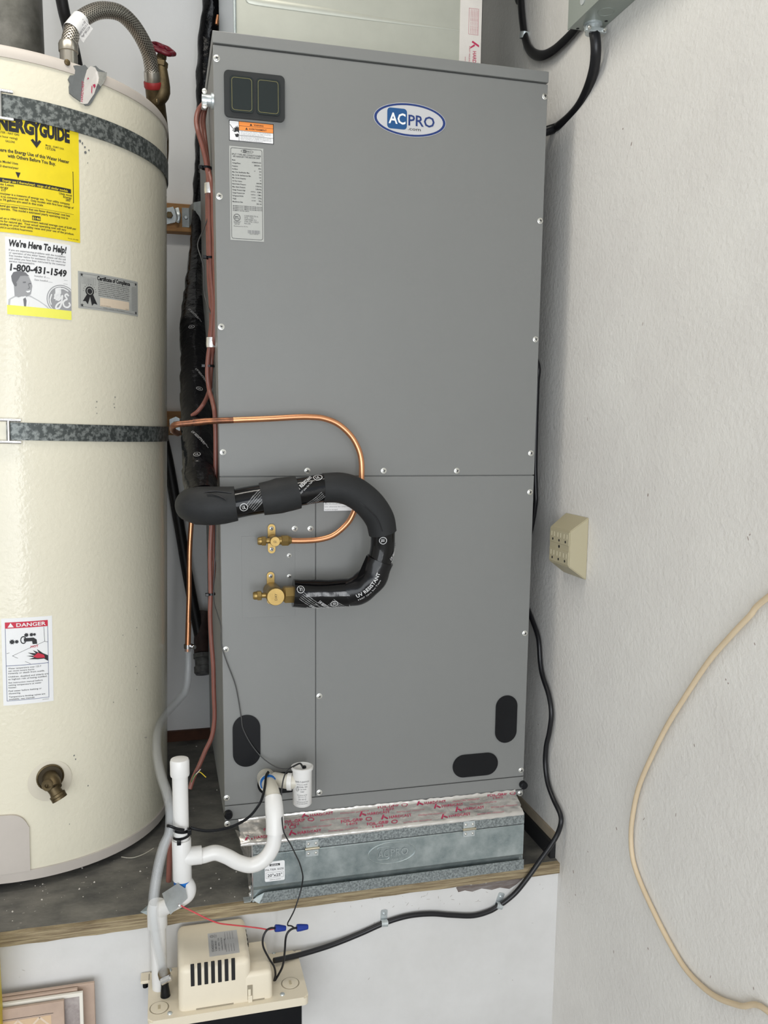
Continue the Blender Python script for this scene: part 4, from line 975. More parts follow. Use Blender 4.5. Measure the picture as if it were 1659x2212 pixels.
# ================================================================ filter box under the cabinet
FX0, FX1, FY = 0.047, 0.605, -0.045
fb = thing('filter_box', 'galvanised filter box with hinged front door on the platform edge', 'filter box', ((FX0+FX1)/2, 0.2, DZ))
obj('side_panel', bx((FX0, FY+0.001, DZ+0.0008), (FX0+0.002, 0.5, 0.0)), M_sheet, fb)
obj('side_panel', bx((FX1-0.002, FY+0.001, DZ+0.0008), (FX1, 0.5, 0.0)), M_sheet, fb)
obj('back_panel', bx((FX0, 0.498, DZ+0.0008), (FX1, 0.5, 0.0)), M_sheet, fb)
obj('bottom_tray', bx((FX0, FY, DZ+0.0004), (FX1, 0.5, DZ+0.002)), M_sheet, fb)
obj('top_plate', bx((FX0, 0.001, -0.001), (FX1, 0.5, 0.0175)), M_sheet, fb)
obj('header_strip', bx((FX0, FY-0.001, -0.0225), (FX1, FY+0.001, 0.0)), M_galv, fb)
M_door = mat('door_spangle', (0.50, 0.56, 0.565), 0.30, metal=0.8, col2=(0.27, 0.33, 0.345), vscale=22, rvar=0.1)
bm = bmesh.new()
pr = [(FY-0.0005, -0.024), (FY-0.0020, -0.026), (FY-0.0020, -0.088), (FY+0.003, -0.097), (FY+0.003, -0.112), (FY+0.005, -0.112), (FY+0.005, -0.096), (FY+0.0, -0.086), (FY+0.0, -0.024)]
A = [bm.verts.new((FX0+0.001, y, z)) for y, z in pr]; B = [bm.verts.new((FX1-0.0005, y, z)) for y, z in pr]
k = len(pr)
for i in range(k): bm.faces.new((A[i], B[i], B[(i+1) % k], A[(i+1) % k]))
bm.faces.new(A); bm.faces.new(B[::-1])
dr_ = obj('door', bm, M_door, fb, label='hinged galvanised door with embossed oval logo')
# folded lip along the bottom, mitred at its left end
bm = bmesh.new(); prism(bm, [(FX0+0.012, DZ+0.001), (FX1-0.001, DZ+0.001), (FX1-0.001, DZ+0.0225), (FX0+0.022, DZ+0.0225)], front(FY-0.007), 0.0015)
obj('bottom_lip', bm, M_galv, fb)
bm = bmesh.new()
v = [bm.verts.new(p) for p in ((FX0, FY-0.001, DZ+0.006), (FX0+0.012, FY-0.0085, DZ+0.001), (FX0+0.022, FY-0.0085, DZ+0.0225), (FX0+0.008, FY-0.001, DZ+0.012), (FX0+0.004, FY, DZ+0.0005))]
for f in ((0, 1, 2, 3), (0, 4, 1)): bm.faces.new([v[i] for i in f])
obj('lip_corner', bm, M_sheet, fb)
obj('left_flange', bx((FX0-0.001, FY-0.0025, DZ+0.006), (FX0+0.0015, FY+0.001, -0.002)), M_chrome, fb)
# hinges
for c in [(0.1622, -0.0217), (0.4838, -0.0193)]:
    hg = obj('hinge', bx((c[0]-0.0125, FY-0.0038, c[1]+0.002), (c[0]+0.0125, FY-0.0015, c[1]+0.0165), 0.0006), M_zinc, fb, label='small butt hinge')
    obj('hinge_leaf', bx((c[0]-0.0125, FY-0.0038, c[1]-0.0165), (c[0]+0.0125, FY-0.0015, c[1]-0.002), 0.0006), M_zinc, hg)
    obj('hinge_pin', tb([(c[0]-0.014, FY-0.0045, c[1]), (c[0]+0.014, FY-0.0045, c[1])], 0.0026, n=10), mat('brassy_pin', (0.55, 0.50, 0.38), 0.3, metal=0.9), hg, smooth=60)
    for sx in (-1, 1):
        for sz in (-1, 1): obj('rivet', lt([(0.0030, 0), (0.0028, 0.001), (0.0015, 0.002), (0, 0.0021)], (c[0]+sx*0.0075, FY-0.0038, c[1]+sz*0.0098), (0, -1, 0), 10), M_screw, hg, smooth=50)
# size sticker
a = [(0.0701, -0.0419), (0.1074, -0.0381), (0.1107, -0.0794), (0.0716, -0.0808)]
x0, x1, z0, z1 = (a[0][0]+a[3][0])/2, (a[1][0]+a[2][0])/2, (a[2][1]+a[3][1])/2, (a[0][1]+a[1][1])/2
bm = bmesh.new(); prism(bm, rrect(x0, z0, x1, z1, 0.003, 4), front(FY-0.002), 0.0004)
sl_ = obj('size_label', bm, M_paper, fb, label='white filter size sticker')
w, h = (x1-x0)*1000, (z1-z0)*1000
P = Print().rect(w*0.24, h*0.77, w*0.76, h*0.88, 0).text('GENERAL', w*0.5, h*0.795, h*0.06, 1, w=w*0.40, align='c', bold=0.02, lay=3)
P.text('FILTER SIZE', w*0.5, h*0.55, h*0.095, 0, w=w*0.92, align='c', bold=0.004).frame(w*0.06, h*0.17, w*0.94, h*0.46, 0.35, 0).text('20"x25"', w*0.5, h*0.235, h*0.145, 0, w=w*0.74, align='c', bold=0.012)
P.text('MADE IN CANADA', w*0.52, h*0.06, h*0.045, 0, w=w*0.56, align='c')
P.build('label_print', sl_, on_front(x0, z0, FY-0.0024), [M_ink, M_paper])
# embossed oval logo: raised beads pressed in the door
a = [(0.2738, -0.0512), (0.3708, -0.0514), (0.3226, -0.029), (0.326, -0.0733)]
cx, cz, rx, rz = (a[0][0]+a[1][0])/2, (a[2][1]+a[3][1])/2, (a[1][0]-a[0][0])/2, (a[2][1]-a[3][1])/2
yy = FY-0.0022
bm = bmesh.new()
q = ell(cx, cz, rx, rz, 36); tube(bm, [(p[0], yy, p[1]) for p in q + q[:1]], 0.0010, n=6, sub=1, caps=False)
obj('embossed_oval', bm, M_sheet, dr_, smooth=60)
bm = bmesh.new(); q = rrect(cx-rx*0.62, cz-rz*0.55, cx-rx*0.10, cz+rz*0.62, rx*0.1, 3); tube(bm, [(p[0], yy, p[1]) for p in q + q[:1]], 0.0008, n=6, sub=1, caps=False)
obj('embossed_square', bm, M_sheet, dr_, smooth=60)
P = Print(); rxm, rzm = rx*1000, rz*1000
P.text('AC', -rxm*0.58, -rzm*0.32, rzm*0.7, 0, w=rxm*0.44, bold=0.0); P.text('PRO', -rxm*0.05, -rzm*0.30, rzm*0.7, 0, w=rxm*0.74, bold=0.0); P.text('.com', -rxm*0.05, -rzm*0.70, rzm*0.26, 0, w=rxm*0.42)
P.build('embossed_letters', dr_, lambda a_, b_, h_: Vector((cx + a_, yy - 0.0006 - h_, cz + b_)), [M_sheet])

# crinkled foil tape over the joint between cabinet and box
def foilz(x, t): return 0.0012*noise.noise(Vector((x*60, t*7, 1.7))) + 0.0007*noise.noise(Vector((x*170, t*14, 4.1)))
bm = bmesh.new(); NX, NT = 150, 14
x0f, x1f = 0.026, 0.603
def foil_pt(x, t, lift=0.0):
    # t: 0 on the cabinet front, ~0.2 at its foot, 1 at the box front, beyond 1 folds down over the edge
    wv = foilz(x, t)
    jag = 0.0030*noise.noise(Vector((x*90, 0, 9))) if t < 0.05 else 0
    if t < 0.1: return Vector((x, -0.0014 - abs(wv)*0.6 - lift, 0.0315 + jag - t/0.1*0.005))
    if t <= 1.0:
        s = (t-0.1)/0.9
        return Vector((x, -0.002 + (FY-0.0005)*s - lift*0.5, 0.0265 - 0.0250*s + wv + lift))
    s = (t-1.0)/0.15
    return Vector((x, FY-0.0022-lift, 0.0010 - s*(0.004 + 0.0025*noise.noise(Vector((x*50, 3, 2))))))
grid = []
for i in range(NX+1):
    x = x0f + (x1f-x0f)*i/NX
    grid.append([bm.verts.new(foil_pt(x + (0.004*noise.noise(Vector((j*0.6, 3.0, 0))) if i in (0, NX) else 0), 1.15*j/NT)) for j in range(NT+1)])
for i in range(NX):
    for j in range(NT): bm.faces.new((grid[i][j], grid[i][j+1], grid[i+1][j+1], grid[i+1][j]))
ft_ = obj('foil_tape', bm, M_alu, fb, smooth=70, label='crinkled foil tape with red printing along the cabinet foot')
P = Print(); L_ = (x1f-x0f)*1000; random.seed(6)
for rowi, t0 in enumerate((0.30, 0.52, 0.74, 0.93)):
    xx = 8 + rowi*38
    while xx < L_-60:
        kk = random.random()
        if kk < 0.45:
            P.text('FOIL-GRIP', xx, t0*1000, 105, 0, w=44, bold=0.008); P.text('1402', xx+10, t0*1000-110, 80, 0, w=22); P.ring(ell(xx+56, t0*1000+45, 6.5, 70, 14), ell(xx+56, t0*1000+45, 5, 52, 14), 0); xx += 80
        else:
            P.poly([(xx, t0*1000-40), (xx+6, t0*1000+130), (xx+9, t0*1000+130), (xx+4, t0*1000-40)], 0); P.poly([(xx+6, t0*1000+40), (xx+13, t0*1000-40), (xx+16, t0*1000-20), (xx+9, t0*1000+60)], 0)
            P.text('HARDCAST', xx+18, t0*1000-30, 95, 0, w=46, bold=0.008); xx += 84
        if random.random() < 0.8: P.text('Rolled Mastic Sealant  www.hardcast.com', xx-6, t0*1000-60, 45, 0, w=58); xx += 72
P.build('tape_print', ft_, lambda a_, b_, h_: foil_pt(x0f + min(a_, x1f-x0f-0.001), max(0.02, min(1.13, 1.12 - b_)), 0.0009 + h_), [M_redt])
# crumpled tail of the tape down the box's left side
bm = bmesh.new(); g = []
for i in range(13):
    z = 0.012 - 0.125*i/12
    g.append([bm.verts.new((FX0 - 0.002 - 0.026*(1-j/6)*(1-i/14)**2*1.0 + 0.004*noise.noise(Vector((i*0.9, j*1.3, 2))), FY - 0.001 + 0.040*(1-j/6) + 0.004*noise.noise(Vector((i*1.1, j*0.8, 7))), z + 0.003*noise.noise(Vector((i, j, 3))))) for j in range(7)])
for i in range(12):
    for j in range(6): bm.faces.new((g[i][j], g[i][j+1], g[i+1][j+1], g[i+1][j]))
obj('foil_tail', bm, M_alu, fb, smooth=50)
# perforated angle tab screwed down beside the box
a = (0.0336, -0.0261, -0.12)
ab = thing('angle_tab', 'small zinc angle tab screwed down beside the filter box', 'bracket', (a[0], a[1], DZ))
obj('tab_plate', bx((FX0-0.016, FY+0.002, DZ), (FX0-0.0012, FY+0.020, DZ+0.0015)), M_zinc, ab)
obj('tab_upright', bx((FX0-0.0028, FY+0.002, DZ), (FX0-0.0012, FY+0.020, DZ+0.034)), M_zinc, ab)
for z in (0.011, 0.025): obj('tab_screw', lt([(0.0045, 0), (0.004, 0.002), (0.002, 0.0035), (0, 0.0036)], (FX0-0.0028, FY+0.011, DZ+z), (-1, 0, 0), 12), M_chrome, ab, smooth=40)

# ================================================================ wooden blocks and brackets on the back wall
c = [(-0.0807, 0.808, 1.3601), (-0.0824, 0.808, 1.2892), (-0.0937, 0.808, 0.8208), (-0.0952, 0.808, 0.7564)]
for z1, z0, lb_ in ((c[0][2], c[1][2], 'short wooden block on the back wall below the strap of the tank top'), (c[2][2], c[3][2], 'short wooden block on the back wall behind the copper elbow')):
    tag(obj('wood_block', bx((-0.34, 0.808, z0), (0.06, YB, z1), 0.002), M_wood), lb_, 'block', 'wooden strap blocks')
# strap ends bolted to the blocks
for nm, lab, P4, bo in (('strap_end', 'bent strap end bolted to the upper wooden block', [(-0.0741, 0.8, 1.3448), (-0.0552, 0.8, 1.3496), (-0.0439, 0.8, 1.3249), (-0.0513, 0.8, 1.3104), (-0.0727, 0.8, 1.3044)], (-0.0651, 0.8, 1.3269)), ('strap_end', 'strap end plate behind the copper elbow', [(-0.0773, 0.8, 0.7987), (-0.0601, 0.8, 0.8063), (-0.0505, 0.8, 0.8015), (-0.0499, 0.8, 0.7692), (-0.0757, 0.8, 0.7628)], (-0.0618, 0.8, 0.7852))):
    t = thing(nm, lab, 'bracket', bo, 'strap ends on the wooden blocks')
    bm = bmesh.new(); prism(bm, [(p[0], p[2]) for p in P4], front(0.808), 0.006); obj('end_plate', bm, M_zinc, t)
    bm = bmesh.new(); hexnut(bm, (bo[0], 0.802, bo[2]), (0, -1, 0), 0.009, 0.008); obj('lag_bolt', bm, M_bronze, t, smooth=25)
    bm = bmesh.new()
    tube(bm, [(bo[0]+0.020, 0.800, bo[2]+0.018), (bo[0]+0.024, 0.795, bo[2]), (bo[0]+0.019, 0.800, bo[2]-0.016)], 0.006, n=8, wob=0.5); obj('crimped_edge', bm, M_zinc, t, smooth=40)
# conduit strap holding the wrapped bundle
a = [(-0.0328, 0.8, 1.35), (0.0208, 0.8, 1.3503), (0.0187, 0.8, 1.301), (-0.0338, 0.8, 1.2999)]
cs = thing('conduit_strap', 'shiny zinc strap clasping the black wrapped bundle', 'strap', a[0])
x0, x1, z1, z0 = a[0][0], a[1][0], a[0][2], a[2][2]
bm = bmesh.new()
q = [(x0, 0.807), (x0+0.018, 0.806), (x0+0.020, 0.775), (x0+0.028, 0.745), (x1-0.004, 0.722), (x1+0.03, 0.722)]
lo = [bm.verts.new((p[0], p[1], z0)) for p in q]; hi = [bm.verts.new((p[0], p[1], z1)) for p in q]
for i in range(len(q)-1): bm.faces.new((lo[i], lo[i+1], hi[i+1], hi[i]))
bmesh.ops.solidify(bm, geom=bm.faces[:], thickness=0.0015)
obj('strap_plate', bm, M_zinc, cs)
obj('strap_screw', lt([(0.005, 0), (0.004, 0.002), (0, 0.0022)], (x0+0.010, 0.8055, (z0+z1)/2), (0, -1, 0), 12), M_zinc, cs, smooth=40)
obj('strap_hole', lt([(0.0035, 0), (0.0035, 0.0004)], (x1-0.002, 0.7195, (z0+z1)/2+0.004), (0, -1, 0), 12), M_ink, cs)

# ================================================================ black wrapped line set
rp = [(0.0521, 0.7, 1.8812), (0.0512, 0.72, 1.8165), (0.0412, 0.74, 1.7596), (0.0349, 0.75, 1.6977), (0.0307, 0.76, 1.6239), (0.0255, 0.765, 1.5132), (0.015, 0.76, 1.3976), (0.0085, 0.752, 1.3152), (0.0022, 0.7, 1.2243), (-0.0096, 0.6, 1.1175), (-0.0195, 0.48, 1.0158), (-0.0242, 0.36, 0.9133), (-0.0297, 0.24, 0.8208), (-0.0307, 0.14, 0.7471), (-0.0324, 0.05, 0.6803), (-0.0328, -0.02, 0.6516)]
ls = thing('wrapped_line_set', 'black tape wrapped refrigerant line bundle running down beside the cabinet', 'pipe bundle', rp[-1])
obj('tape_wrap', tb(rp, [0.026, 0.026, 0.025, 0.025, 0.024, 0.022, 0.019, 0.018, 0.021, 0.027, 0.032, 0.032, 0.031, 0.031, 0.031, 0.030], n=20, sub=7, wob=0.16), M_tapet, ls, smooth=50)
P = Print()
def mark(P, x, y, s, lines, mi=0):
    P.ring(ell(x, y, s, s, 18), ell(x, y, s*0.84, s*0.84, 18), mi); P.text('UL', x, y-s*0.42, s*0.85, mi, w=s*0.95, align='c', bold=0.01, rot=0)
C_, T_ = catmull(rp, 7)
def on_wrap(x, y, h):
    # x around the bundle (m), y along it counted from the blob (m)
    s = y; i = len(C_)-1
    while i > 1 and s > (C_[i]-C_[i-1]).length: s -= (C_[i]-C_[i-1]).length; i -= 1
    d = (C_[i-1]-C_[i]).normalized(); c = C_[i] + d*s
    view = (Vector((-0.1, -1.55, 0.8)) - c); view = (view - d*view.dot(d)).normalized()
    sd = d.cross(view); R_ = 0.0335
    a_ = x/R_
    return c + (view*math.cos(a_) + sd*math.sin(a_))*(R_*1.06 + h)
for yy_, xx_, r_ in ((115, -3, 0), (330, 8, 1), (560, -6, 0)):
    mark(P, xx_, yy_, 6.5, 1)
    P.text('UV RESISTANT', xx_-9, yy_+70, 5, 0, w=46, rot=-PI/2+0.5, bold=0.008); P.text('Line Set Tape', xx_+6, yy_+50, 3, 0, w=30, rot=-PI/2+0.5)
P.build('wrap_print', ls, on_wrap, [mat('dim_white_ink', (0.30, 0.30, 0.30), 0.5)])
obj('copper_stub', tb([(0.0599, 0.69, 1.78), (0.0575, 0.69, 1.7681), (0.0562, 0.69, 1.7585)], 0.004, n=8), M_copper, ls, smooth=60)

# ================================================================ foam insulated suction line looping across the cabinet
sp = [(-0.0533, -0.045, 0.6451), (-0.0413, -0.062, 0.6457), (-0.0212, -0.072, 0.6455), (0.0032, -0.076, 0.6472), (0.023, -0.078, 0.6495), (0.0469, -0.08, 0.6543), (0.071, -0.082, 0.6582), (0.0984, -0.084, 0.663), (0.127, -0.085, 0.6685), (0.1501, -0.085, 0.6723), (0.1751, -0.085, 0.6762), (0.2079, -0.085, 0.6759), (0.2353, -0.084, 0.6665), (0.2626, -0.082, 0.645), (0.2816, -0.08, 0.6183), (0.2885, -0.078, 0.5924), (0.2888, -0.075, 0.5645), (0.2845, -0.072, 0.5383), (0.2735, -0.068, 0.5102), (0.2537, -0.063, 0.4891), (0.2284, -0.058, 0.4795), (0.1881, -0.054, 0.4786), (0.1549, -0.051, 0.4793), (0.1267, -0.05, 0.4811)]
sl = thing('suction_line', 'thick black foam insulated pipe looping over the lower cabinet front', 'insulated pipe', sp[3])
def seg(name, i0, i1, r, m, ext=0.0, **k):
    pts = [Vector(p) for p in sp[i0:i1+1]]
    if ext:
        pts[0] = pts[0] + (pts[0]-pts[1]).normalized()*ext; pts[-1] = pts[-1] + (pts[-1]-pts[-2]).normalized()*ext
    lab = k.pop('label', None)
    return obj(name, tb(pts, r, n=28, sub=8, **k), m, sl, smooth=50, label=lab)
# closed rounded end of the first sleeve
pts = [Vector(p) for p in sp[0:5]]
pts = [pts[0] + Vector((-0.004, 0.016, 0))] + pts
obj('foam_sleeve', tb(pts, [0.020, 0.029, 0.0335, 0.0335, 0.0325, 0.0305], n=28, sub=8, wob=0.04), M_foam, sl, smooth=60, label='rounded foam end sleeve')
seg('tape_band', 4, 6, 0.0258, M_tape, 0.006)
seg('foam_sleeve', 6, 8, [0.0285, 0.0315, 0.0292], M_foam, 0.004, wob=0.03)
seg('tape_band', 8, 10, 0.0252, M_tape, 0.006)
seg('foam_sleeve', 10, 15, [0.0262, 0.0275, 0.0280, 0.0278, 0.0270, 0.0258], M_foam, 0.0, label='bent foam elbow sleeve')
seg('tape_band', 15, 17, [0.0225, 0.0222, 0.0225], M_tape, 0.004)
seg('tape_wrap', 17, 20, [0.0250, 0.0270, 0.0275, 0.0260], M_tapem, 0.004, wob=0.10, label='crumpled tape round the lower bend')
seg('tape_wrap', 20, 23, [0.0262, 0.0258, 0.0262, 0.0262], M_tape, 0.0, wob=0.03, label='glossy taped pipe end at the brass valve')
# torn fin of tape at the inside of the bend
a = [(0.237, -0.085, 0.5085), (0.2554, -0.09, 0.554), (0.2585, -0.088, 0.5493), (0.2517, -0.085, 0.5183)]
bm = bmesh.new(); v = [bm.verts.new(p) for p in a]; bm.faces.new(v)
bmesh.ops.solidify(bm, geom=bm.faces[:], thickness=0.001); obj('tape_fin', bm, M_tapet, sl)
# seam slit in the foam elbow and creases in the end sleeve
def surf_line(pts, r, m, name): obj(name, tb(pts, r, n=6), m, sl, smooth=60)
surf_line([(0.2382, -0.1085, 0.6519), (0.2572, -0.1078, 0.6359), (0.2701, -0.1077, 0.6207), (0.2805, -0.1048, 0.5984)], 0.0011, M_ink, 'foam_seam')
surf_line([(-0.0285, -0.0985, 0.6695), (-0.0163, -0.1015, 0.668), (-0.0041, -0.105, 0.6634), (0.0041, -0.1078, 0.6588)], 0.0012, M_ink, 'foam_crease')
surf_line([(-0.045, -0.085, 0.6662), (-0.0251, -0.094, 0.6723), (-0.0096, -0.0955, 0.673), (0.0135, -0.1, 0.67)], 0.0010, M_ink, 'foam_crease')
# white printing on the tape
def on_line(i0, lift):
    C2, T2 = catmull(sp, 8)
    cum = [0.0]
    for a_, b_ in zip(C2, C2[1:]): cum.append(cum[-1] + (b_-a_).length)
    st_ = i0*8
    def fn(x, y, h):
        s = cum[st_] + x; i = 0
        while i < len(cum)-2 and cum[i+1] < s: i += 1
        t = (s-cum[i])/max(1e-9, cum[i+1]-cum[i]); c = C2[i].lerp(C2[i+1], t); d = (C2[i+1]-C2[i]).normalized()
        n_ = Vector((0, -1, 0)); n_ = (n_ - d*n_.dot(d)).normalized(); w_ = n_.cross(d)
        a_ = y/lift
        return c + (n_*math.cos(a_) + w_*math.sin(a_))*(lift + 0.0005 + h)
    return fn
def band_print(i0, r, items):
    P = Print()
    for it in items: it(P)
    P.build('tape_print', sl, on_line(i0, r), [M_white_ink])
def uv(x, y, rot, w=30): return lambda P: (P.text('UV RESISTANT', x, y, 6.5, 0, w=w, rot=rot, bold=0.02), P.text('1507 Line Set Tape', x + 6.5*math.sin(rot), y - 6.5*math.cos(rot), 3.0, 0, w=w*0.8, rot=rot))
def ul(x, y, rot=0): return lambda P: (P.ring(ell(x, y, 7, 7, 20), ell(x, y, 5.9, 5.9, 20), 0), P.text('UL', x, y-3.0, 6, 0, w=6.2, align='c', bold=0.02))
def fine(x, y, rot, n=5): return lambda P: [P.text('UL181B-FX CLASSIFIED Line Set Tape', x + k*3.6*math.sin(rot), y - k*3.6*math.cos(rot), 1.5, 0, w=34, rot=rot) for k in range(n)]
band_print(4, 0.0262, [ul(12, -6), fine(17, -4, 0.72, 6)])
band_print(8, 0.0256, [uv(0, 3, 0.62, 40), fine(14, -24, 0.6, 4), ul(40, 24)])
band_print(15, 0.0229, [ul(9, -6), uv(46, 16, PI-0.75, 34)])
band_print(17, 0.0285, [uv(74, 6, PI+0.1, 60)])
band_print(20, 0.0266, [ul(92, -12), ul(28, 16), uv(58, 12, PI-0.75, 30), uv(74, 22, PI-0.75, 26), fine(86, -6, PI-0.6, 5), fine(30, 6, PI-0.7, 5)])

# ================================================================ bare copper liquid line
cp = [(-0.0708, 0.06, 0.7692), (-0.0789, 0.01, 0.7738), (-0.0807, -0.012, 0.7813), (-0.0744, -0.022, 0.7854), (-0.061, -0.026, 0.7871), (-0.0443, -0.028, 0.7889), (-0.0236, -0.03, 0.7915), (0.0241, -0.03, 0.7941), (0.0858, -0.03, 0.7973), (0.1386, -0.03, 0.8008), (0.1649, -0.03, 0.8011), (0.1879, -0.03, 0.7989), (0.2138, -0.03, 0.7891), (0.2374, -0.03, 0.769), (0.2516, -0.03, 0.7462), (0.2584, -0.03, 0.7223), (0.2591, -0.03, 0.6922), (0.2567, -0.03, 0.6577), (0.2418, -0.03, 0.6197), (0.2278, -0.03, 0.6008), (0.2058, -0.03, 0.5839), (0.1813, -0.03, 0.5766), (0.1517, -0.03, 0.5747), (0.1207, -0.03, 0.5755)]
cl = thing('copper_line', 'thin bare copper pipe curving down to the upper brass valve', 'copper pipe', cp[8])
obj('copper_tube', tb(cp[7:], 0.0054, n=16, sub=8), M_copper, cl, smooth=80)
obj('scorched_tube', tb(cp[:8], 0.0055, n=16, sub=8), M_copperd, cl, smooth=80, label='heat darkened copper end')
obj('brazed_socket', tb([(-0.0459, -0.028, 0.7889), (-0.034, -0.029, 0.7902), (-0.022, -0.03, 0.7916)], [0.0064, 0.0062, 0.0060], n=16, sub=4), M_copperd, cl, smooth=80)
# drain line: copper pipe, clamp and clear tube at the back left
cd = [(-0.0209, 0.44, 0.9702), (-0.0235, 0.43, 0.9076), (-0.0262, 0.44, 0.8036), (-0.0285, 0.45, 0.7186), (-0.0323, 0.45, 0.6325), (-0.0361, 0.45, 0.5673), (-0.0413, 0.45, 0.5006), (-0.0435, 0.45, 0.4443), (-0.0451, 0.45, 0.3875), (-0.0479, 0.45, 0.3315), (-0.0512, 0.45, 0.2479)]
cv = thing('discharge_pipe', 'upright copper pipe between the tank and the cabinet', 'copper pipe', cd[7])
obj('copper_tube', tb(cd, 0.0060, n=14), M_copper, cv, smooth=80)
obj('soldered_sleeve', tb([Vector(cd[9]) + Vector((0, 0, -0.012)), Vector(cd[10])], 0.0068, n=14), M_copper, cv, smooth=80)
vt = [(-0.0504, 0.45, 0.2604), (-0.05, 0.45, 0.2273), (-0.0519, 0.445, 0.1946), (-0.0584, 0.43, 0.1596), (-0.0776, 0.4, 0.1434), (-0.1035, 0.34, 0.1367), (-0.1188, 0.27, 0.1356), (-0.1243, 0.18, 0.1382), (-0.123, 0.07, 0.1415), (-0.1161, -0.02, 0.1408), (-0.1075, -0.08, 0.1366), (-0.1017, -0.118, 0.1255), (-0.1012, -0.132, 0.1065), (-0.1037, -0.14, 0.0852), (-0.1135, -0.146, 0.0657), (-0.1218, -0.156, 0.0415), (-0.1295, -0.168, 0.0069), (-0.1333, -0.174, -0.0245), (-0.1334, -0.168, -0.057), (-0.1293, -0.152, -0.1063), (-0.1234, -0.135, -0.1526), (-0.1188, -0.116, -0.1948)]
bm = bmesh.new(); tube(bm, vt, 0.0090, n=18, sub=6, caps=False); n0 = len(bm.faces); tube(bm, vt, 0.0066, n=18, sub=6, caps=False)
bm.faces.ensure_lookup_table()
for f in bm.faces[n0:]: f.normal_flip()
tag(obj('vinyl_tube', bm, M_vinyl, smooth=80), 'clear vinyl drain tube snaking down to the pump', 'tube')
hc = thing('hose_clamp', 'small steel hose clamp on the copper pipe end', 'clamp', vt[0], 'worm drive hose clamps')
obj('clamp_band', lt([(0.0095, -0.005), (0.0095, 0.005)], vt[0], (0, 0, 1), 20), M_chrome, hc, smooth=40)
obj('clamp_screw', lt([(0.0055, -0.008), (0.0055, 0.006), (0.004, 0.008), (0, 0.008)], Vector(vt[0]) + Vector((0.012, -0.006, 0)), (0.4, -0.9, 0), 10), M_chrome, hc, smooth=30)
hc2 = thing('hose_clamp', 'steel hose clamp where the clear tube joins the pump', 'clamp', vt[-1], 'worm drive hose clamps')
e2 = (Vector(vt[-1])-Vector(vt[-2])).normalized()
obj('clamp_band', lt([(0.0108, -0.006), (0.0108, 0.006)], vt[-1], e2, 20), M_bronze, hc2, smooth=40)
obj('clamp_screw', lt([(0.006, -0.010), (0.006, 0.008), (0.0045, 0.010), (0, 0.010)], Vector(vt[-1]) + Vector((0.004, -0.014, 0)), (0.85, -0.2, 0.45), 10), M_chrome, hc2, smooth=30)

# gas pipe low between the tank and the cabinet
g = [(-0.1085, 0.78, 0.8055), (-0.0847, 0.78, 0.6951), (-0.0604, 0.78, 0.532), (-0.0389, 0.78, 0.3778), (-0.0177, 0.78, 0.2465), (-0.0088, 0.775, 0.1945)]
gpipe = thing('gas_pipe', 'slanting black iron gas pipe with capped fitting beside the cabinet', 'pipe', g[3])
obj('pipe_run', tb(g, 0.0145, n=14), M_iron, gpipe, smooth=60)
gt = [(0.0038, 0.8, 0.2648), (-0.0013, 0.785, 0.2314), (-0.0053, 0.77, 0.189), (-0.0056, 0.75, 0.1586)]
obj('tee_fitting', tb(gt, [0.022, 0.017, 0.021, 0.021], n=16, wob=0.1), M_rust, gpipe, smooth=50)
e3 = (Vector(gt[-1])-Vector(gt[-2])).normalized(); e3 = Vector((0.02, -0.45, -0.9)).normalized()
obj('pipe_cap', lt([(0.0235, 0), (0.0235, 0.012), (0.020, 0.014), (0.020, 0.034), (0.0235, 0.036), (0.0235, 0.052), (0.019, 0.058), (0, 0.060)], gt[-1], e3, 20), mat('dull_iron', (0.22, 0.22, 0.21), 0.5, metal=0.3, var=0.6, vscale=40), gpipe, smooth=35)
obj('side_pipe', tb([(0.0141, 0.81, 0.2381), (0.0288, 0.81, 0.1971), (0.0361, 0.82, 0.1264), (0.0393, 0.84, 0.0863)], [0.012, 0.012, 0.011, 0.010], n=12), M_rust, gpipe, smooth=60)

# ================================================================ brown control cables down the cabinet's left edge
def cable(name, label, pts, r, m, group=None, cat='cable', **k):
    return tag(obj(name, tb(pts, r, n=k.pop('n', 10), sub=k.pop('sub', 6), **k), m, smooth=80), label, cat, group)
main = [(-0.0022, 0.15, 1.385), (-0.0105, 0.14, 1.3775), (-0.0202, 0.12, 1.3584), (-0.0243, 0.11, 1.337), (-0.0218, 0.1, 1.3155), (-0.0156, 0.1, 1.2944), (-0.0101, 0.1, 1.2723), (-0.0063, 0.1, 1.25), (-0.0033, 0.1, 1.2282), (-0.0038, 0.1, 1.2037), (-0.0037, 0.1, 1.1585), (-0.003, 0.1, 1.1004), (-0.0027, 0.1, 1.067), (-0.0006, 0.1, 1.0377), (0.0007, 0.1, 1.0124), (-0.0015, 0.1, 0.9817), (-0.0047, 0.1, 0.9483), (-0.0099, 0.1, 0.9181), (-0.0127, 0.1, 0.8836), (-0.0097, 0.1, 0.8515), (-0.0052, 0.08, 0.8302), (-0.0025, 0.06, 0.8049), (-0.0016, 0.06, 0.7577), (-0.0036, 0.06, 0.6838), (-0.0087, 0.06, 0.6356), (-0.0125, 0.06, 0.5897), (-0.0156, 0.06, 0.5336), (-0.0159, 0.06, 0.4661), (-0.0175, 0.06, 0.4208), (-0.0161, 0.06, 0.3712), (-0.0134, 0.06, 0.3239), (-0.013, 0.06, 0.2652), (-0.0125, 0.06, 0.2172), (-0.018, 0.06, 0.1788), (-0.031, 0.06, 0.1505), (-0.0432, 0.06, 0.122), (-0.0545, 0.055, 0.1004), (-0.0631, 0.05, 0.0786)]
cable('control_cable', 'brown control cable running the whole cabinet height, ending in frayed wires', main, 0.0045, M_brown, 'brown control cables')
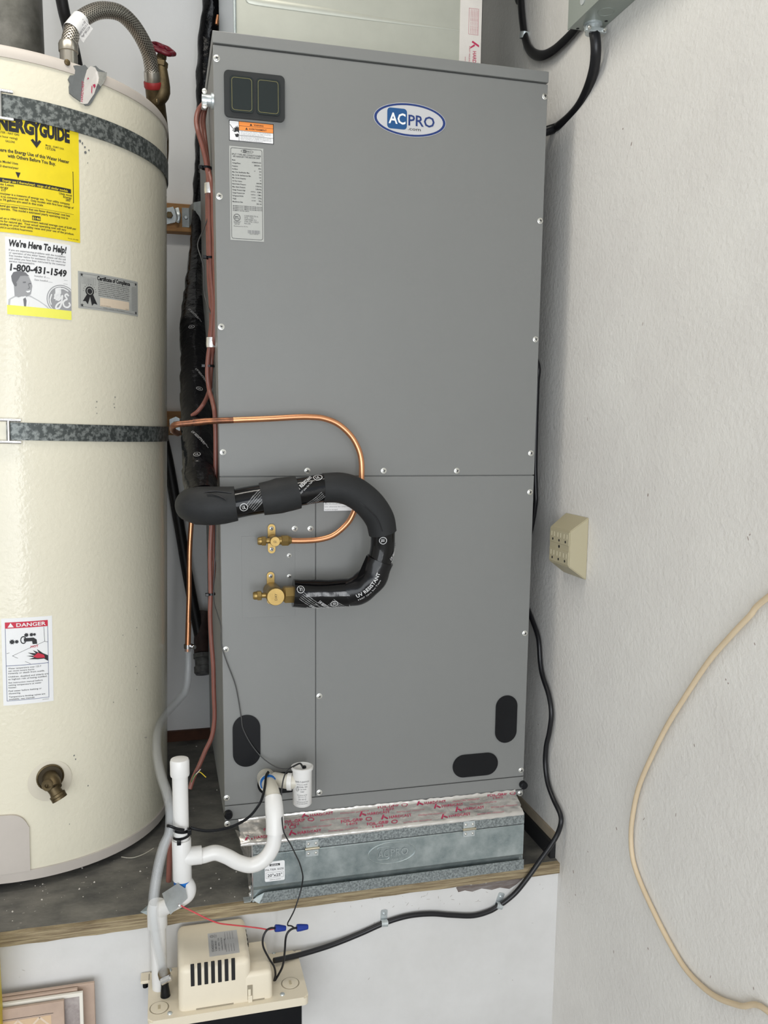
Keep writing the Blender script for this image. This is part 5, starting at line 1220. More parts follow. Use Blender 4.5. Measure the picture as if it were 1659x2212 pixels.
sec = [(-0.0008, 0.16, 1.3869), (-0.0074, 0.15, 1.3787), (-0.0147, 0.13, 1.3582), (-0.0172, 0.12, 1.3361), (-0.0147, 0.11, 1.3137), (-0.0101, 0.11, 1.2931), (-0.0057, 0.105, 1.2701), (-0.0037, 0.102, 1.2507), (0.0002, 0.09, 1.2259), (0.0024, 0.09, 1.2016), (0.0025, 0.09, 1.1567), (0.0033, 0.085, 1.1227), (0.0028, 0.085, 1.0897), (0.0035, 0.08, 1.0474), (0.0037, 0.08, 1.0098), (0.0026, 0.085, 0.9767), (0.0007, 0.09, 0.9433), (-0.0032, 0.105, 0.9161), (-0.0051, 0.11, 0.8887), (-0.0058, 0.12, 0.863), (-0.0103, 0.14, 0.8433), (-0.0176, 0.16, 0.8267), (-0.0287, 0.16, 0.8121), (-0.0401, 0.17, 0.803)]
cable('control_cable', 'brown control cable bending away behind the copper pipe', sec, 0.0042, M_brown, 'brown control cables')
th3 = [(-0.0001, 0.17, 1.3938), (-0.0053, 0.16, 1.3733), (-0.0088, 0.15, 1.3515), (-0.0086, 0.13, 1.3221), (-0.0062, 0.12, 1.2907), (-0.0047, 0.112, 1.2599), (-0.0035, 0.14, 1.2387), (-0.0048, 0.14, 1.2135), (-0.0052, 0.14, 1.1672), (-0.0048, 0.14, 1.1163), (-0.0048, 0.14, 1.065), (-0.0026, 0.13, 1.0206), (-0.0024, 0.13, 0.9773), (-0.0056, 0.13, 0.9468), (-0.004, 0.125, 0.8984)]
cable('control_cable', 'brown control cable tucked behind the other two near the cabinet top', th3, 0.0040, M_brown, 'brown control cables')
fr4 = [(-0.0067, 0.07, 0.6169), (-0.0081, 0.07, 0.5813), (-0.0089, 0.07, 0.5364), (-0.0073, 0.07, 0.5228), (-0.0086, 0.07, 0.5002), (-0.0129, 0.065, 0.4696)]
cable('control_cable', 'short bowed brown cable beside the lower main cable', fr4, 0.0032, M_brown, 'brown control cables')
fr5 = [(-0.0983, -0.105, 0.0603), (-0.1028, -0.105, 0.039), (-0.105, -0.1, 0.0094), (-0.107, -0.095, -0.0276)]
cable('control_cable', 'cut brown cable end hanging behind the white drain tee', fr5, 0.0052, M_brown, 'brown control cables')
for (nm, col, lab, pts) in (('stripped_wire', mat('yellow_wire', (0.70, 0.52, 0.03), 0.4), 'yellow wire splayed from the cut brown cable', [(-0.0573, 0.052, 0.0971), (-0.0502, 0.045, 0.1099), (-0.0433, 0.04, 0.1151), (-0.0324, 0.03, 0.1078)]), ('stripped_wire', mat('white_wire', (0.65, 0.62, 0.52), 0.4), 'white wire splayed from the cut brown cable', [(-0.0592, 0.052, 0.0926), (-0.0538, 0.045, 0.1064), (-0.0468, 0.04, 0.1154), (-0.0425, 0.035, 0.1227)]), ('stripped_wire', mat('purple_wire', (0.05, 0.02, 0.05), 0.4), 'dark wire splayed from the cut brown cable', [(-0.0554, 0.052, 0.1027), (-0.05, 0.05, 0.1115), (-0.0448, 0.045, 0.1169), (-0.0396, 0.04, 0.1213)]), ('stripped_wire', mat('green_wire', (0.05, 0.18, 0.05), 0.4), 'green wire splayed from the cut brown cable', [(-0.0601, 0.05, 0.0916), (-0.0567, 0.042, 0.1042), (-0.0522, 0.038, 0.113)])):
    cable(nm, lab, pts, 0.0009, col, 'stripped cable wires', 'wire', n=6)
cable('stripped_wire', 'pale loose strand lying on the platform below the tank', [(-0.2036, 0.1898, -0.1195), (-0.1817, 0.1807, -0.1195), (-0.1584, 0.1911, -0.1195), (-0.1376, 0.2126, -0.1195)], 0.0007, mat('white_wire', (0.65, 0.62, 0.52), 0.4), 'stripped cable wires', 'wire', n=6)
# foil bands and cable ties holding the cables
for c, lab in (((-0.0023, 0.1, 1.2177), 'foil tape band round the cables near the rating plate'), ((-0.0035, 0.1, 0.9398), 'foil tape band round the cables at mid height')):
    t = obj('tape_wrap', lt([(0.0102, -0.0092), (0.0108, -0.004), (0.0105, 0.004), (0.0102, 0.0092)], c, (0, 0, 1), 16), M_alu, smooth=60)
    tag(t, lab, 'tape', 'foil bands on the control cables')
def tie(c, r, lab, ax=(0, 0, 1), tail=None, grp='black cable ties'):
    t = thing('cable_tie', lab, 'cable tie', c, grp)
    bm = bmesh.new(); lathe(bm, [(r, -0.0020), (r+0.0012, -0.0020), (r+0.0012, 0.0020), (r, 0.0020)], c, ax, 20, close=False); obj('tie_band', bm, M_blackp, t, smooth=30)
    obj('tie_head', bx(Vector(c) + Vector((-r-0.006, -0.008, -0.003)), Vector(c) + Vector((-r+0.001, -0.002, 0.003)), 0.0008), M_blackp, t)
    if tail: obj('tie_tail', tb(tail, 0.0022, n=8, flat=(0.5, 1)), M_blackp, t, smooth=60)
    return t
tie((-0.0076, 0.105, 1.2553), 0.0085, 'black cable tie on the brown cables below the cable clamp')
tie((-0.0087, 0.105, 0.8961), 0.0088, 'black cable tie on the brown cables below the lower foil band')
tie((-0.0141, 0.062, 0.4629), 0.0062, 'black cable tie on the brown cable left of the lower brass valve')
tie((-0.0039, 0.1, 1.0945), 0.0075, 'black cable tie on the brown cables between the foil bands')
# thin black float switch wire
sw = [(-0.0059, 0.11, 1.1936), (-0.0057, 0.12, 1.1728), (-0.0128, 0.14, 1.154), (-0.0236, 0.16, 1.1302), (-0.0184, 0.15, 1.1037), (-0.0135, 0.15, 1.0834), (-0.0134, 0.15, 1.0402), (-0.008, 0.13, 1.01), (-0.0025, 0.11, 0.988), (-0.0018, 0.112, 0.9711), (-0.0014, 0.112, 0.9452), (-0.0006, 0.11, 0.8975), (-0.0029, 0.1, 0.8447), (-0.001, 0.07, 0.7575), (-0.0017, 0.065, 0.6791), (-0.0038, 0.065, 0.5996), (-0.0057, 0.065, 0.5371), (-0.0095, 0.06, 0.484), (-0.0106, 0.05, 0.4516), (-0.0067, 0.02, 0.4336), (-0.0018, -0.004, 0.4141), (-0.0014, -0.004, 0.3822), (0.0058, -0.004, 0.3525), (0.0224, -0.004, 0.3039), (0.0289, -0.004, 0.2708), (0.0336, -0.005, 0.2362), (0.0368, -0.005, 0.213), (0.0521, -0.006, 0.1808), (0.0735, -0.01, 0.1526), (0.0983, -0.03, 0.1399), (0.1176, -0.05, 0.1445), (0.1298, -0.062, 0.1546), (0.1362, -0.066, 0.1584), (0.1408, -0.064, 0.1508)]
cable('switch_wire', 'thin black wire trailing across the cabinet front to the white float switch', sw, 0.0011, M_wireg, 'thin switch wires', 'wire', n=6)

# ================================================================ white drain trap assembly
DY = -0.13
vx = (-0.0836, -0.13, 0.2134)[0]
ztop = (-0.0836, -0.13, 0.2117)[2]; zcap = (-0.0842, -0.13, 0.1841)[2]
ztee1 = (-0.0843, -0.13, 0.0677)[2]; ztee0 = (-0.0835, -0.13, -0.0077)[2]; zbr = (-0.0827, -0.13, 0.0339)[2]
dt = thing('drain_trap', 'white plastic condensate drain with trap, vent pipe and tee', 'drain pipe', (vx, DY, ztee0))
obj('vent_pipe', lt([(0.0134, 0), (0.0134, zcap - ztee1 + 0.02)], (vx, DY, ztee1-0.01), (0, 0, 1), 28), M_pvc, dt, smooth=40)
obj('vent_cap', lt([(0.0160, 0), (0.0165, 0.002), (0.0165, ztop-zcap-0.002), (0.0150, ztop-zcap+0.002), (0.009, ztop-zcap+0.0035), (0, ztop-zcap+0.004)], (vx, DY, zcap), (0, 0, 1), 28), M_pvc, dt, smooth=40)
te = obj('tee_fitting', lt([(0.0160, 0), (0.0165, 0.001), (0.0165, ztee1-ztee0-0.001), (0.0160, ztee1-ztee0), (0.0134, ztee1-ztee0)], (vx, DY, ztee0), (0, 0, 1), 28), M_pvc, dt, smooth=40)
bxr = (-0.0493, -0.13, 0.0297)[0]
obj('tee_branch', lt([(0.0160, 0), (0.0160, bxr-vx-0.001), (0.0155, bxr-vx), (0.0134, bxr-vx)], (vx, DY, zbr), (1, 0, 0), 28), M_pvc, te, smooth=40)
tp_ = [(-0.0621, -0.13, 0.0313), (-0.046, -0.13, 0.032), (-0.0259, -0.13, 0.0347), (-0.0058, -0.13, 0.0252), (0.0144, -0.13, 0.0113), (0.0374, -0.13, 0.0031), (0.0598, -0.13, 0.0109), (0.075, -0.13, 0.0312), (0.0804, -0.128, 0.0552), (0.0811, -0.124, 0.0691)]
obj('trap_bend', tb(tp_, 0.0134, n=24, sub=8), M_pvc, dt, smooth=80)
up = [(0.0804, -0.128, 0.0569), (0.0814, -0.122, 0.0769), (0.0812, -0.112, 0.0987), (0.0814, -0.098, 0.1128), (0.0806, -0.078, 0.1183), (0.0789, -0.05, 0.1189), (0.0799, -0.02, 0.1106), (0.0823, 0, 0.1018)]
obj('coupling', tb(up[:4], [0.0162, 0.0166, 0.0166, 0.0155], n=24, sub=6), M_pvc, dt, smooth=50)
obj('elbow_pipe', tb(up[2:7], 0.0136, n=24, sub=6), M_pvcb, dt, smooth=80)
obj('primer_ring', tb([Vector(up[5]) + Vector((0, -0.002, 0)), Vector(up[5]) + Vector((-0.0005, 0.004, 0.0008))], 0.0158, n=24, sub=2), M_primer, dt, smooth=50)
obj('stub_hub', tb([Vector(up[5]), Vector(up[6]), Vector(up[6]) + Vector((0, 0.02, 0))], 0.0172, n=24, sub=3), M_pvcb, dt, smooth=50)
# below the tee: primer, offset elbow, lower run into the pump
obj('primer_ring', lt([(0.0148, -0.009), (0.0152, 0.0005)], (vx, DY, ztee0), (0, 0, 1), 24), M_primer, dt, smooth=50)
lo = [(-0.0812, -0.13, -0.0114), (-0.0751, -0.128, -0.0265), (-0.0777, -0.124, -0.0407), (-0.0914, -0.116, -0.0549), (-0.1101, -0.106, -0.0689), (-0.1249, -0.095, -0.0822), (-0.1302, -0.092, -0.0994)]
obj('offset_pipe', tb(lo, [0.0142, 0.0150, 0.0150, 0.0136, 0.0136, 0.0150, 0.0150], n=22, sub=6), M_pvc, dt, smooth=60)
lx = (-0.1287, -0.092, -0.1042); lz0 = -0.24
z1_ = (-0.1293, -0.092, -0.0664)[2]; z2_ = (-0.1289, -0.092, -0.114)[2]
obj('lower_coupling', lt([(0.0172, 0), (0.0176, 0.001), (0.0176, z1_-z2_-0.012), (0.0140, z1_-z2_)], (lx[0], -0.092, z2_), (0, 0, 1), 26), M_pvc, dt, smooth=40)
obj('lower_pipe', lt([(0.0136, 0), (0.0136, z2_-lz0+0.004)], (lx[0]+0.001, -0.092, lz0), (0, 0, 1), 24), M_pvc, dt, smooth=40)
# folded piece of flashing hooked over the slanting pipe and the platform edge
fl_ = thing('flashing_scrap', 'folded grey metal flashing hooked over the slanting drain pipe', 'metal sheet', lo[4])
bm = bmesh.new()
fa = [(-0.0918, -0.148, -0.0043), (-0.0787, -0.15, -0.0153), (-0.0758, -0.144, -0.0373), (-0.1056, -0.126, -0.0744), (-0.1131, -0.128, -0.0537), (-0.1189, -0.122, -0.0345)]
v = [bm.verts.new(p) for p in fa]; bm.faces.new((v[0], v[1], v[4], v[5])); bm.faces.new((v[1], v[2], v[3], v[4]))
bmesh.ops.solidify(bm, geom=bm.faces[:], thickness=0.0012); obj('folded_sheet', bm, mat('pale_flashing', (0.72, 0.75, 0.75), 0.3, metal=0.3, var=0.25, vscale=20), fl_)
bm = bmesh.new(); fa = [(-0.1593, -0.055, -0.104), (-0.1434, -0.05, -0.0936), (-0.1402, -0.06, -0.1001), (-0.1405, -0.062, -0.1116)]
bm.faces.new([bm.verts.new(p) for p in fa]); bmesh.ops.solidify(bm, geom=bm.faces[:], thickness=0.0012); obj('bent_corner', bm, M_sheet, fl_)
obj('rivet', lt([(0.003, 0), (0.002, 0.0015), (0, 0.002)], (-0.0894, -0.139, -0.0514), (0.2, -0.9, 0.3), 10), M_chrome, fl_, smooth=40)

# long black tie from the vent pipe to the drain stub, and a second tie below it
zt_ = (-0.0839, -0.13, 0.0865)[2]
tl = [(-0.0684, -0.14, 0.0913), (-0.0535, -0.14, 0.0854), (-0.036, -0.138, 0.0806), (-0.015, -0.134, 0.0788), (0.0057, -0.128, 0.0796), (0.0244, -0.12, 0.0832), (0.0385, -0.112, 0.0884), (0.051, -0.105, 0.0988), (0.0592, -0.1, 0.1089), (0.0655, -0.09, 0.1215), (0.0696, -0.078, 0.132), (0.0735, -0.06, 0.1383), (0.0797, -0.045, 0.1387)]
t = thing('cable_tie', 'long black cable tie from the white vent pipe to the drain stub', 'cable tie', (vx, DY, zt_), 'black cable ties')
obj('tie_band', lt([(0.0140, -0.0026), (0.0152, -0.0026), (0.0152, 0.0026), (0.0140, 0.0026)], (vx, DY, zt_), (0.15, 0, 1), 24), M_blackp, t, smooth=30)
obj('tie_tail', tb(tl, 0.0030, n=8, flat=(0.55, 1)), M_blackp, t, smooth=60)
obj('tie_head', bx((vx+0.010, DY-0.020, zt_-0.004), (vx+0.017, DY-0.010, zt_+0.006), 0.001), M_blackp, t)
obj('tie_loop', tb([(-0.0788, -0.15, 0.0932), (-0.0912, -0.152, 0.0981), (-0.1018, -0.152, 0.1035), (-0.1072, -0.145, 0.1016), (-0.105, -0.13, 0.0906)], 0.0026, n=8, flat=(0.5, 1)), M_blackp, t, smooth=60)
t = thing('cable_tie', 'black cable tie round the white vent pipe above the tee', 'cable tie', (vx, DY, zt_-0.012), 'black cable ties')
obj('tie_band', lt([(0.0140, -0.0022), (0.0150, -0.0022), (0.0150, 0.0022), (0.0140, 0.0022)], (vx, DY, zt_-0.012), (-0.12, 0, 1), 24), M_blackp, t, smooth=30)
obj('tie_head', bx((vx-0.008, DY-0.022, zt_-0.020), (vx-0.001, DY-0.014, zt_-0.012), 0.001), M_blackp, t)

# ================================================================ float switch cup
cu = (0.141, -0.062, 0.0765); ct = (0.1412, -0.062, 0.1517)
fs = thing('float_switch', 'white printed overflow float switch cup on the drain stub', 'float switch', (cu[0], -0.062, cu[2]))
hh = ct[2]-cu[2]
obj('switch_cup', lt([(0.0155, 0), (0.0180, 0.003), (0.0182, hh-0.006), (0.0205, hh-0.005), (0.0208, hh), (0.0185, hh+0.0006), (0.0178, hh-0.004), (0, hh-0.005)], (cu[0], -0.062, cu[2]), (0, 0, 1), 36), M_pvc, fs, smooth=40)
obj('switch_plug', lt([(0.004, 0), (0.004, 0.004), (0, 0.004)], (cu[0]+0.004, -0.060, cu[2]+hh-0.005), (0, 0, 1), 12), M_blackp, fs, smooth=40)
c1 = (0.0858, -0.03, 0.118)
obj('side_arm', tb([(c1[0]+0.006, -0.034, c1[2]+0.001), (cu[0]-0.028, -0.056, cu[2]+hh*0.60), (cu[0]-0.012, -0.060, cu[2]+hh*0.60)], [0.0135, 0.0135, 0.0135], n=20), M_pvcb, fs, smooth=60)
obj('arm_ring', tb([(cu[0]-0.027, -0.0565, cu[2]+hh*0.60), (cu[0]-0.019, -0.059, cu[2]+hh*0.60)], 0.0162, n=20, sub=2), M_pvc, fs, smooth=40)
P = Print()
def cyl_cup(x, y, h):
    a_ = x/0.0183 - 0.20
    return Vector((cu[0] + (0.0184+h)*math.sin(a_), -0.062 - (0.0184+h)*math.cos(a_), cu[2] + y))
for s, y, c_, w_ in (('SAFE-T-SWITCH', 50, 3.2, 27), ('US Patent No. 6,442,955', 45.5, 1.8, 20), ('MODEL SS2', 40.5, 2.6, 20), ('1A  24V 50/60', 36, 2.0, 15), ('TEMP', 31.5, 1.9, 8), ('FITS INSTALL RATED', 25, 1.6, 19), ('SELV CL 2  00', 21.5, 1.6, 15), ('SS2  REV 5', 16.5, 1.8, 12), ('CAUTION FOR DRY USE', 11.5, 1.7, 21), ('DO NOT OVER-TIGHTEN', 8, 1.5, 20)):
    P.text(s, 0.5, y, c_, 0, w=w_, align='c', bold=0.01)
P.ring(ell(-9, 36.5, 3.4, 3.6, 14), ell(-9, 36.5, 2.8, 3.0, 14), 0); P.text('UL', -9, 35, 2.8, 0, w=3, align='c'); P.frame(-6.5, 15.2, 7.5, 19.2, 0.3, 0)
P.build('cup_print', fs, cyl_cup, [M_inkg])
w2 = [(0.1429, -0.062, 0.1507), (0.1355, -0.07, 0.161), (0.1238, -0.078, 0.1608), (0.1097, -0.086, 0.1565), (0.1011, -0.092, 0.142), (0.0964, -0.1, 0.1183), (0.0949, -0.11, 0.0963), (0.0914, -0.152, 0.0789), (0.0963, -0.152, 0.0627), (0.1063, -0.14, 0.0405), (0.1185, -0.12, 0.009), (0.1293, -0.1, -0.0201), (0.1369, -0.085, -0.0486), (0.1386, -0.08, -0.0656), (0.1341, -0.08, -0.0903), (0.1219, -0.09, -0.1166), (0.1115, -0.1, -0.1287), (0.1057, -0.11, -0.1301), (0.105, -0.115, -0.1325), (0.1103, -0.12, -0.1311), (0.1155, -0.125, -0.1325), (0.1199, -0.13, -0.1309)]
cable('switch_wire', 'thin black wire hanging from the float switch down to a blue wire nut', w2, 0.0013, M_wire, 'thin switch wires', 'wire', n=6)

# ================================================================ condensate pump on the platform wall
PZ = -0.2345
pm = thing('condensate_pump', 'cream condensate pump with slotted cover over a black tank', 'pump', (0, -0.115, PZ-0.12))
px0, px1, py0, py1 = -0.148, 0.133, -0.180, -0.046
bm = bmesh.new(); box(bm, (px0+0.012, py0+0.010, PZ-0.115), (px1-0.010, py1-0.001, PZ-0.012), bev=0.006); obj('tank', bm, M_blackp, pm, smooth=40, label='black reservoir tank')
bm = bmesh.new(); prism(bm, rrect(px0, py0, px1, py1+0.006, 0.009, 5), ((0, 0, PZ-0.016), (1, 0, 0), (0, 1, 0), (0, 0, 1)), 0.016)
f = max(bm.faces, key=lambda f: f.calc_center_median().z)
bmesh.ops.bevel(bm, geom=list(f.edges), offset=0.0025, segments=2, affect='EDGES')
lid = obj('lid', bm, M_tan_p, pm, smooth=40)
obj('mounting_ear', bx((px0-0.014, py1-0.022, PZ-0.006), (px0+0.004, py1+0.005, PZ), 0.0015), M_tan_p, pm)
obj('mounting_ear', bx((px1-0.004, py1-0.012, PZ-0.006), (px1+0.008, py1+0.005, PZ), 0.0015), M_tan_p, pm)
obj('ear_post', lt([(0.005, -0.014), (0.005, -0.004), (0.003, 0)], (px0-0.006, py1-0.012, PZ-0.004), (0, 0, 1), 10), M_blackp, pm, smooth=40)
# motor cover: tall hood with a lower step on its right side
c = [(-0.0956, -0.168, -0.2335), (0.0699, -0.168, -0.23), (-0.0939, -0.168, -0.158), (0.0002, -0.168, -0.1468)]
hx0, hx1 = c[0][0], c[1][0]; hx2 = (0.0267, -0.168, -0.1688)[0]
hz0 = PZ; hz1 = c[2][2]+0.004; hz2 = (0.0464, -0.16, -0.1819)[2]
ytop = py1-0.002
def hood(name, x0, x1, z0, z1, y0, y1, dr, bev=0.010, slope=0.0):
    bm = bmesh.new()
    v = box(bm, (x0, y0, z0), (x1, y1, z1))
    for q in bm.verts:
        if q.co.z > z0 + 1e-4:
            q.co.x += dr if q.co.x < (x0+x1)/2 else -dr
            q.co.y += dr*0.8 if q.co.y < (y0+y1)/2 else 0
            if q.co.y > (y0+y1)/2: q.co.z += slope
    es = [e for e in bm.edges if not all(abs(q.co.z-z0) < 1e-4 for q in e.verts)]
    bmesh.ops.bevel(bm, geom=es, offset=bev, segments=4, profile=0.5, affect='EDGES')
    return obj(name, bm, M_tan_p, pm, smooth=50)
hd = hood('motor_cover', hx0, hx2+0.006, hz0, hz1, -0.168, ytop, 0.002, 0.011, 0.012)
obj_step = hood('cover_step', hx2-0.015, hx1, hz0, hz2, -0.168, -0.070, 0.0015, 0.008)
# vent slots, each a dark recess let into the cover's front
n_s = 7
a = [(-0.0706, -0.168, -0.1707), (-0.0001, -0.168, -0.1663)]
for i in range(n_s):
    x = a[0][0] + (a[1][0]-a[0][0])*i/(n_s-1); zc = (a[0][2]+a[1][2])/2
    bm = bmesh.new(); prism(bm, rrect(x-0.0032, zc-0.0205, x+0.0032, zc+0.0205, 0.0006, 2), front(-0.1655), 0.0022)
    obj('vent_slot', bm, M_dark, hd)
yb_ = (-0.168 + ytop)/2
for i in range(4):
    y = -0.075 - i*0.014
    obj('vent_slot', bx((hx2+0.0025, y-0.0025, hz1-0.0075), (hx2+0.0052, y+0.0025, hz1-0.0018)), M_dark, hd)
# latch and foot notches
c = (0.0287, -0.168, -0.2167)
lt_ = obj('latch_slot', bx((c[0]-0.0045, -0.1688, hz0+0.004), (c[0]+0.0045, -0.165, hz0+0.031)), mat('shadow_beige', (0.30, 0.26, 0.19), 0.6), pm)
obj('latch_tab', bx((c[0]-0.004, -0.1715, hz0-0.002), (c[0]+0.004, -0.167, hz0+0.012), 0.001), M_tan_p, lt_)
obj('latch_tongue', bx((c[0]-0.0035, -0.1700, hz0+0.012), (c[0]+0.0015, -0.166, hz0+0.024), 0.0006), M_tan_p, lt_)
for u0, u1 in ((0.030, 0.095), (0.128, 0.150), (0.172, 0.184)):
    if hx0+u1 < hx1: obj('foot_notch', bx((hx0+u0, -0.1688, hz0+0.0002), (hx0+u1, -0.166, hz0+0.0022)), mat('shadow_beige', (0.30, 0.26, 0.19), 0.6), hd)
# label on the cover's sloping top
slp = 0.012/(ytop+0.1664)
a = [(-0.04, -0.066, -0.1404), (0.0156, -0.066, -0.1458), (-0.0438, -0.135, -0.1455)]
q0 = [(-0.04, -0.14, -0.1438), (0.0133, -0.14, -0.1421), (-0.0401, -0.066, -0.1451)]
x0l, x1l = q0[0][0], q0[1][0]; y0l, y1l = -0.147, -0.086
ztl = lambda y: hz1 + slp*(y+0.1664) + 0.0004
bm = bmesh.new(); v = [bm.verts.new((x, y, ztl(y))) for x, y in ((x0l, y0l), (x1l, y0l), (x1l, y1l), (x0l, y1l))]; bm.faces.new(v)
bmesh.ops.solidify(bm, geom=bm.faces[:], thickness=-0.0004)
pl = obj('pump_label', bm, M_paper, hd, label='white printed rating label')
w, h = (x1l-x0l)*1000, (y1l-y0l)*1000
P = Print()
for i, (s, cap_, ww) in enumerate((('554202101', 4.2, 30), ('VCMA-20ULS', 3.2, 27), ('115V  60Hz  1.5A', 2.6, 34), ('THERMALLY PROTECTED', 2.0, 34), ('CONDENSATE PUMP', 2.0, 30))):
    P.text(s, 9 + i*5.2, h*0.18, cap_, 0, w=ww, rot=PI/2, bold=0.01)
P.ring(ell(7, h*0.84, 3.4, 3.4, 14), ell(7, h*0.84, 2.7, 2.7, 14), 0); P.text('US', 7, h*0.84-1.3, 2.6, 0, w=3.6, align='c'); P.text('LISTED 24', 13, h*0.76, 1.8, 0, w=9, rot=PI/2); P.text('PUMP', 16, h*0.78, 1.8, 0, w=7, rot=PI/2)
for i in range(4):
    for y in (0.10, 0.62): P.text('FRANKLIN ELECTRIC CO', w-22 + i*4.6, h*y, 1.6, 0, w=h*0.32, rot=PI/2)
P.build('label_print', pl, lambda a_, b_, h_: Vector((x0l + a_, y0l + b_, ztl(y0l + b_) + 0.0003 + h_)), [M_inkg])
# lid plugs, screws and the inlet socket
for c in [(-0.1286, -0.1477, -0.2345), (0.1057, -0.1363, -0.2345)]:
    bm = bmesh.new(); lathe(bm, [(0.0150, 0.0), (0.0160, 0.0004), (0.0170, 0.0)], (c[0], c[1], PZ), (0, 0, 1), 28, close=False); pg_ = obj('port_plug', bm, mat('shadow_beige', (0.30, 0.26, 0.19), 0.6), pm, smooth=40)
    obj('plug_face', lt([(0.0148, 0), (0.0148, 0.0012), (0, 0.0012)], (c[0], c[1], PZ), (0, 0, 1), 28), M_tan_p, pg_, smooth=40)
    obj('plug_slot', bx((c[0]-0.0022, c[1]-0.0055, PZ+0.0012), (c[0]+0.0022, c[1]+0.0055, PZ+0.0018)), mat('slot_tan', (0.50, 0.43, 0.30), 0.6), pg_)
for c in [(-0.1106, -0.1666, -0.2345), (0.0873, -0.1633, -0.2345), (0.0876, -0.0386, -0.2345), (-0.1092, -0.0464, -0.2345)]:
    obj('lid_screw', lt([(0.0045, 0), (0.004, 0.0015), (0.002, 0.0024), (0, 0.0024)], (c[0], c[1], PZ), (0, 0, 1), 14), M_zinc, pm, smooth=40)
ck = Vector(vt[-1])
obj('check_valve', tb([ck + Vector((0, 0, -0.004)), ck + Vector((0.0005, -0.001, -0.02)), (ck.x+0.001, ck.y-0.002, PZ)], [0.0075, 0.0068, 0.0090], n=16), M_blackp, pm, smooth=50, label='black discharge fitting')

# wires and wire nuts beside the pump
def nut(p0, p1, lab):
    p0, p1 = Vector(p0), Vector(p1); L_ = (p1-p0).length
    bm = bmesh.new(); lathe(bm, [(0.0056, 0), (0.0066, 0.001), (0.0064, L_*0.35), (0.0048, L_*0.92), (0.0042, L_), (0, L_)], p0, p1-p0, 12)
    tag(obj('wire_nut', bm, M_nut, smooth=25), lab, 'wire nut', 'blue wire nuts beside the pump')
nut((0.079, -0.13, -0.1249), (0.0988, -0.128, -0.1291), 'blue wire nut joining the red wire beside the pump')
nut((0.119, -0.13, -0.1304), (0.1401, -0.128, -0.1324), 'blue wire nut at the end of the hanging black wire')
cable('red_wire', 'red wire running from the flashing across the pump top', [(-0.0909, -0.136, -0.0503), (-0.0832, -0.14, -0.0543), (-0.0723, -0.144, -0.0596), (-0.0583, -0.148, -0.067), (-0.0442, -0.15, -0.0757), (-0.0235, -0.15, -0.0876), (-0.0005, -0.145, -0.0975), (0.0236, -0.14, -0.1069), (0.0498, -0.135, -0.1174), (0.068, -0.13, -0.126), (0.0807, -0.13, -0.1251)], 0.0013, M_redw, None, 'wire', n=8)
cable('pump_wire', 'black lead bowing from the pump to the left blue wire nut', [(0.0807, -0.13, -0.1251), (0.0711, -0.132, -0.1225), (0.0623, -0.135, -0.1247), (0.056, -0.138, -0.1364), (0.0567, -0.138, -0.1538), (0.0668, -0.136, -0.1786), (0.0765, -0.132, -0.1993), (0.0795, -0.128, -0.2182), (0.0776, -0.122, -0.2351)], 0.0019, M_wire, 'black leads of the pump', 'wire', n=8)
cable('pump_wire', 'black lead bowing from the pump to the right blue wire nut', [(0.1216, -0.13, -0.1303), (0.111, -0.132, -0.1293), (0.102, -0.135, -0.1334), (0.0976, -0.136, -0.1449), (0.096, -0.134, -0.1716), (0.093, -0.13, -0.2005), (0.0866, -0.126, -0.2189), (0.0793, -0.122, -0.2344)], 0.0020, M_wire, 'black leads of the pump', 'wire', n=8)

# ================================================================ right wall: cord, disconnect box, cables, outlet
cord = [(0.6195, 0.34, 1.06), (0.640, 0.30, 1.05), (0.665, 0.22, 1.00)] + [(0.672, 0.1165, 0.9255), (0.674, 0.1145, 0.8773), (0.676, 0.1177, 0.8094), (0.677, 0.1164, 0.711), (0.679, 0.1134, 0.6514), (0.68, 0.1135, 0.6264), (0.68, 0.1261, 0.5797), (0.68, 0.1465, 0.5361), (0.68, 0.1771, 0.4845), (0.68, 0.1846, 0.4514), (0.68, 0.1608, 0.408), (0.68, 0.1085, 0.3667), (0.68, 0.0752, 0.3334), (0.68, 0.062, 0.2855), (0.68, 0.0483, 0.2586), (0.68, 0.0166, 0.2276), (0.68, 0.0005, 0.1925), (0.68, 0.0057, 0.1501), (0.68, 0.018, 0.1126), (0.68, 0.0191, 0.0728), (0.68, 0.0049, 0.0372), (0.68, -0.0234, 0.0136), (0.68, -0.0546, -0.0026)] + [(0.6781, -0.066, -0.0172), (0.6729, -0.064, -0.0428), (0.6593, -0.062, -0.0686), (0.6366, -0.058, -0.1036), (0.6128, -0.056, -0.1374), (0.5899, -0.052, -0.1684), (0.568, -0.049, -0.1877), (0.5547, -0.047, -0.1963), (0.5345, -0.047, -0.2058), (0.498, -0.047, -0.2108), (0.4505, -0.047, -0.2029), (0.4056, -0.047, -0.1935), (0.3566, -0.047, -0.1914), (0.3085, -0.047, -0.1995), (0.2607, -0.048, -0.2137), (0.2037, -0.052, -0.2262), (0.147, -0.06, -0.2308), (0.1094, -0.07, -0.228), (0.0831, -0.08, -0.223)]
cable('electrical_cable', 'black power cord running down the wall corner and along the platform to the pump', cord, 0.0052, M_wire, None, 'cord', n=12)
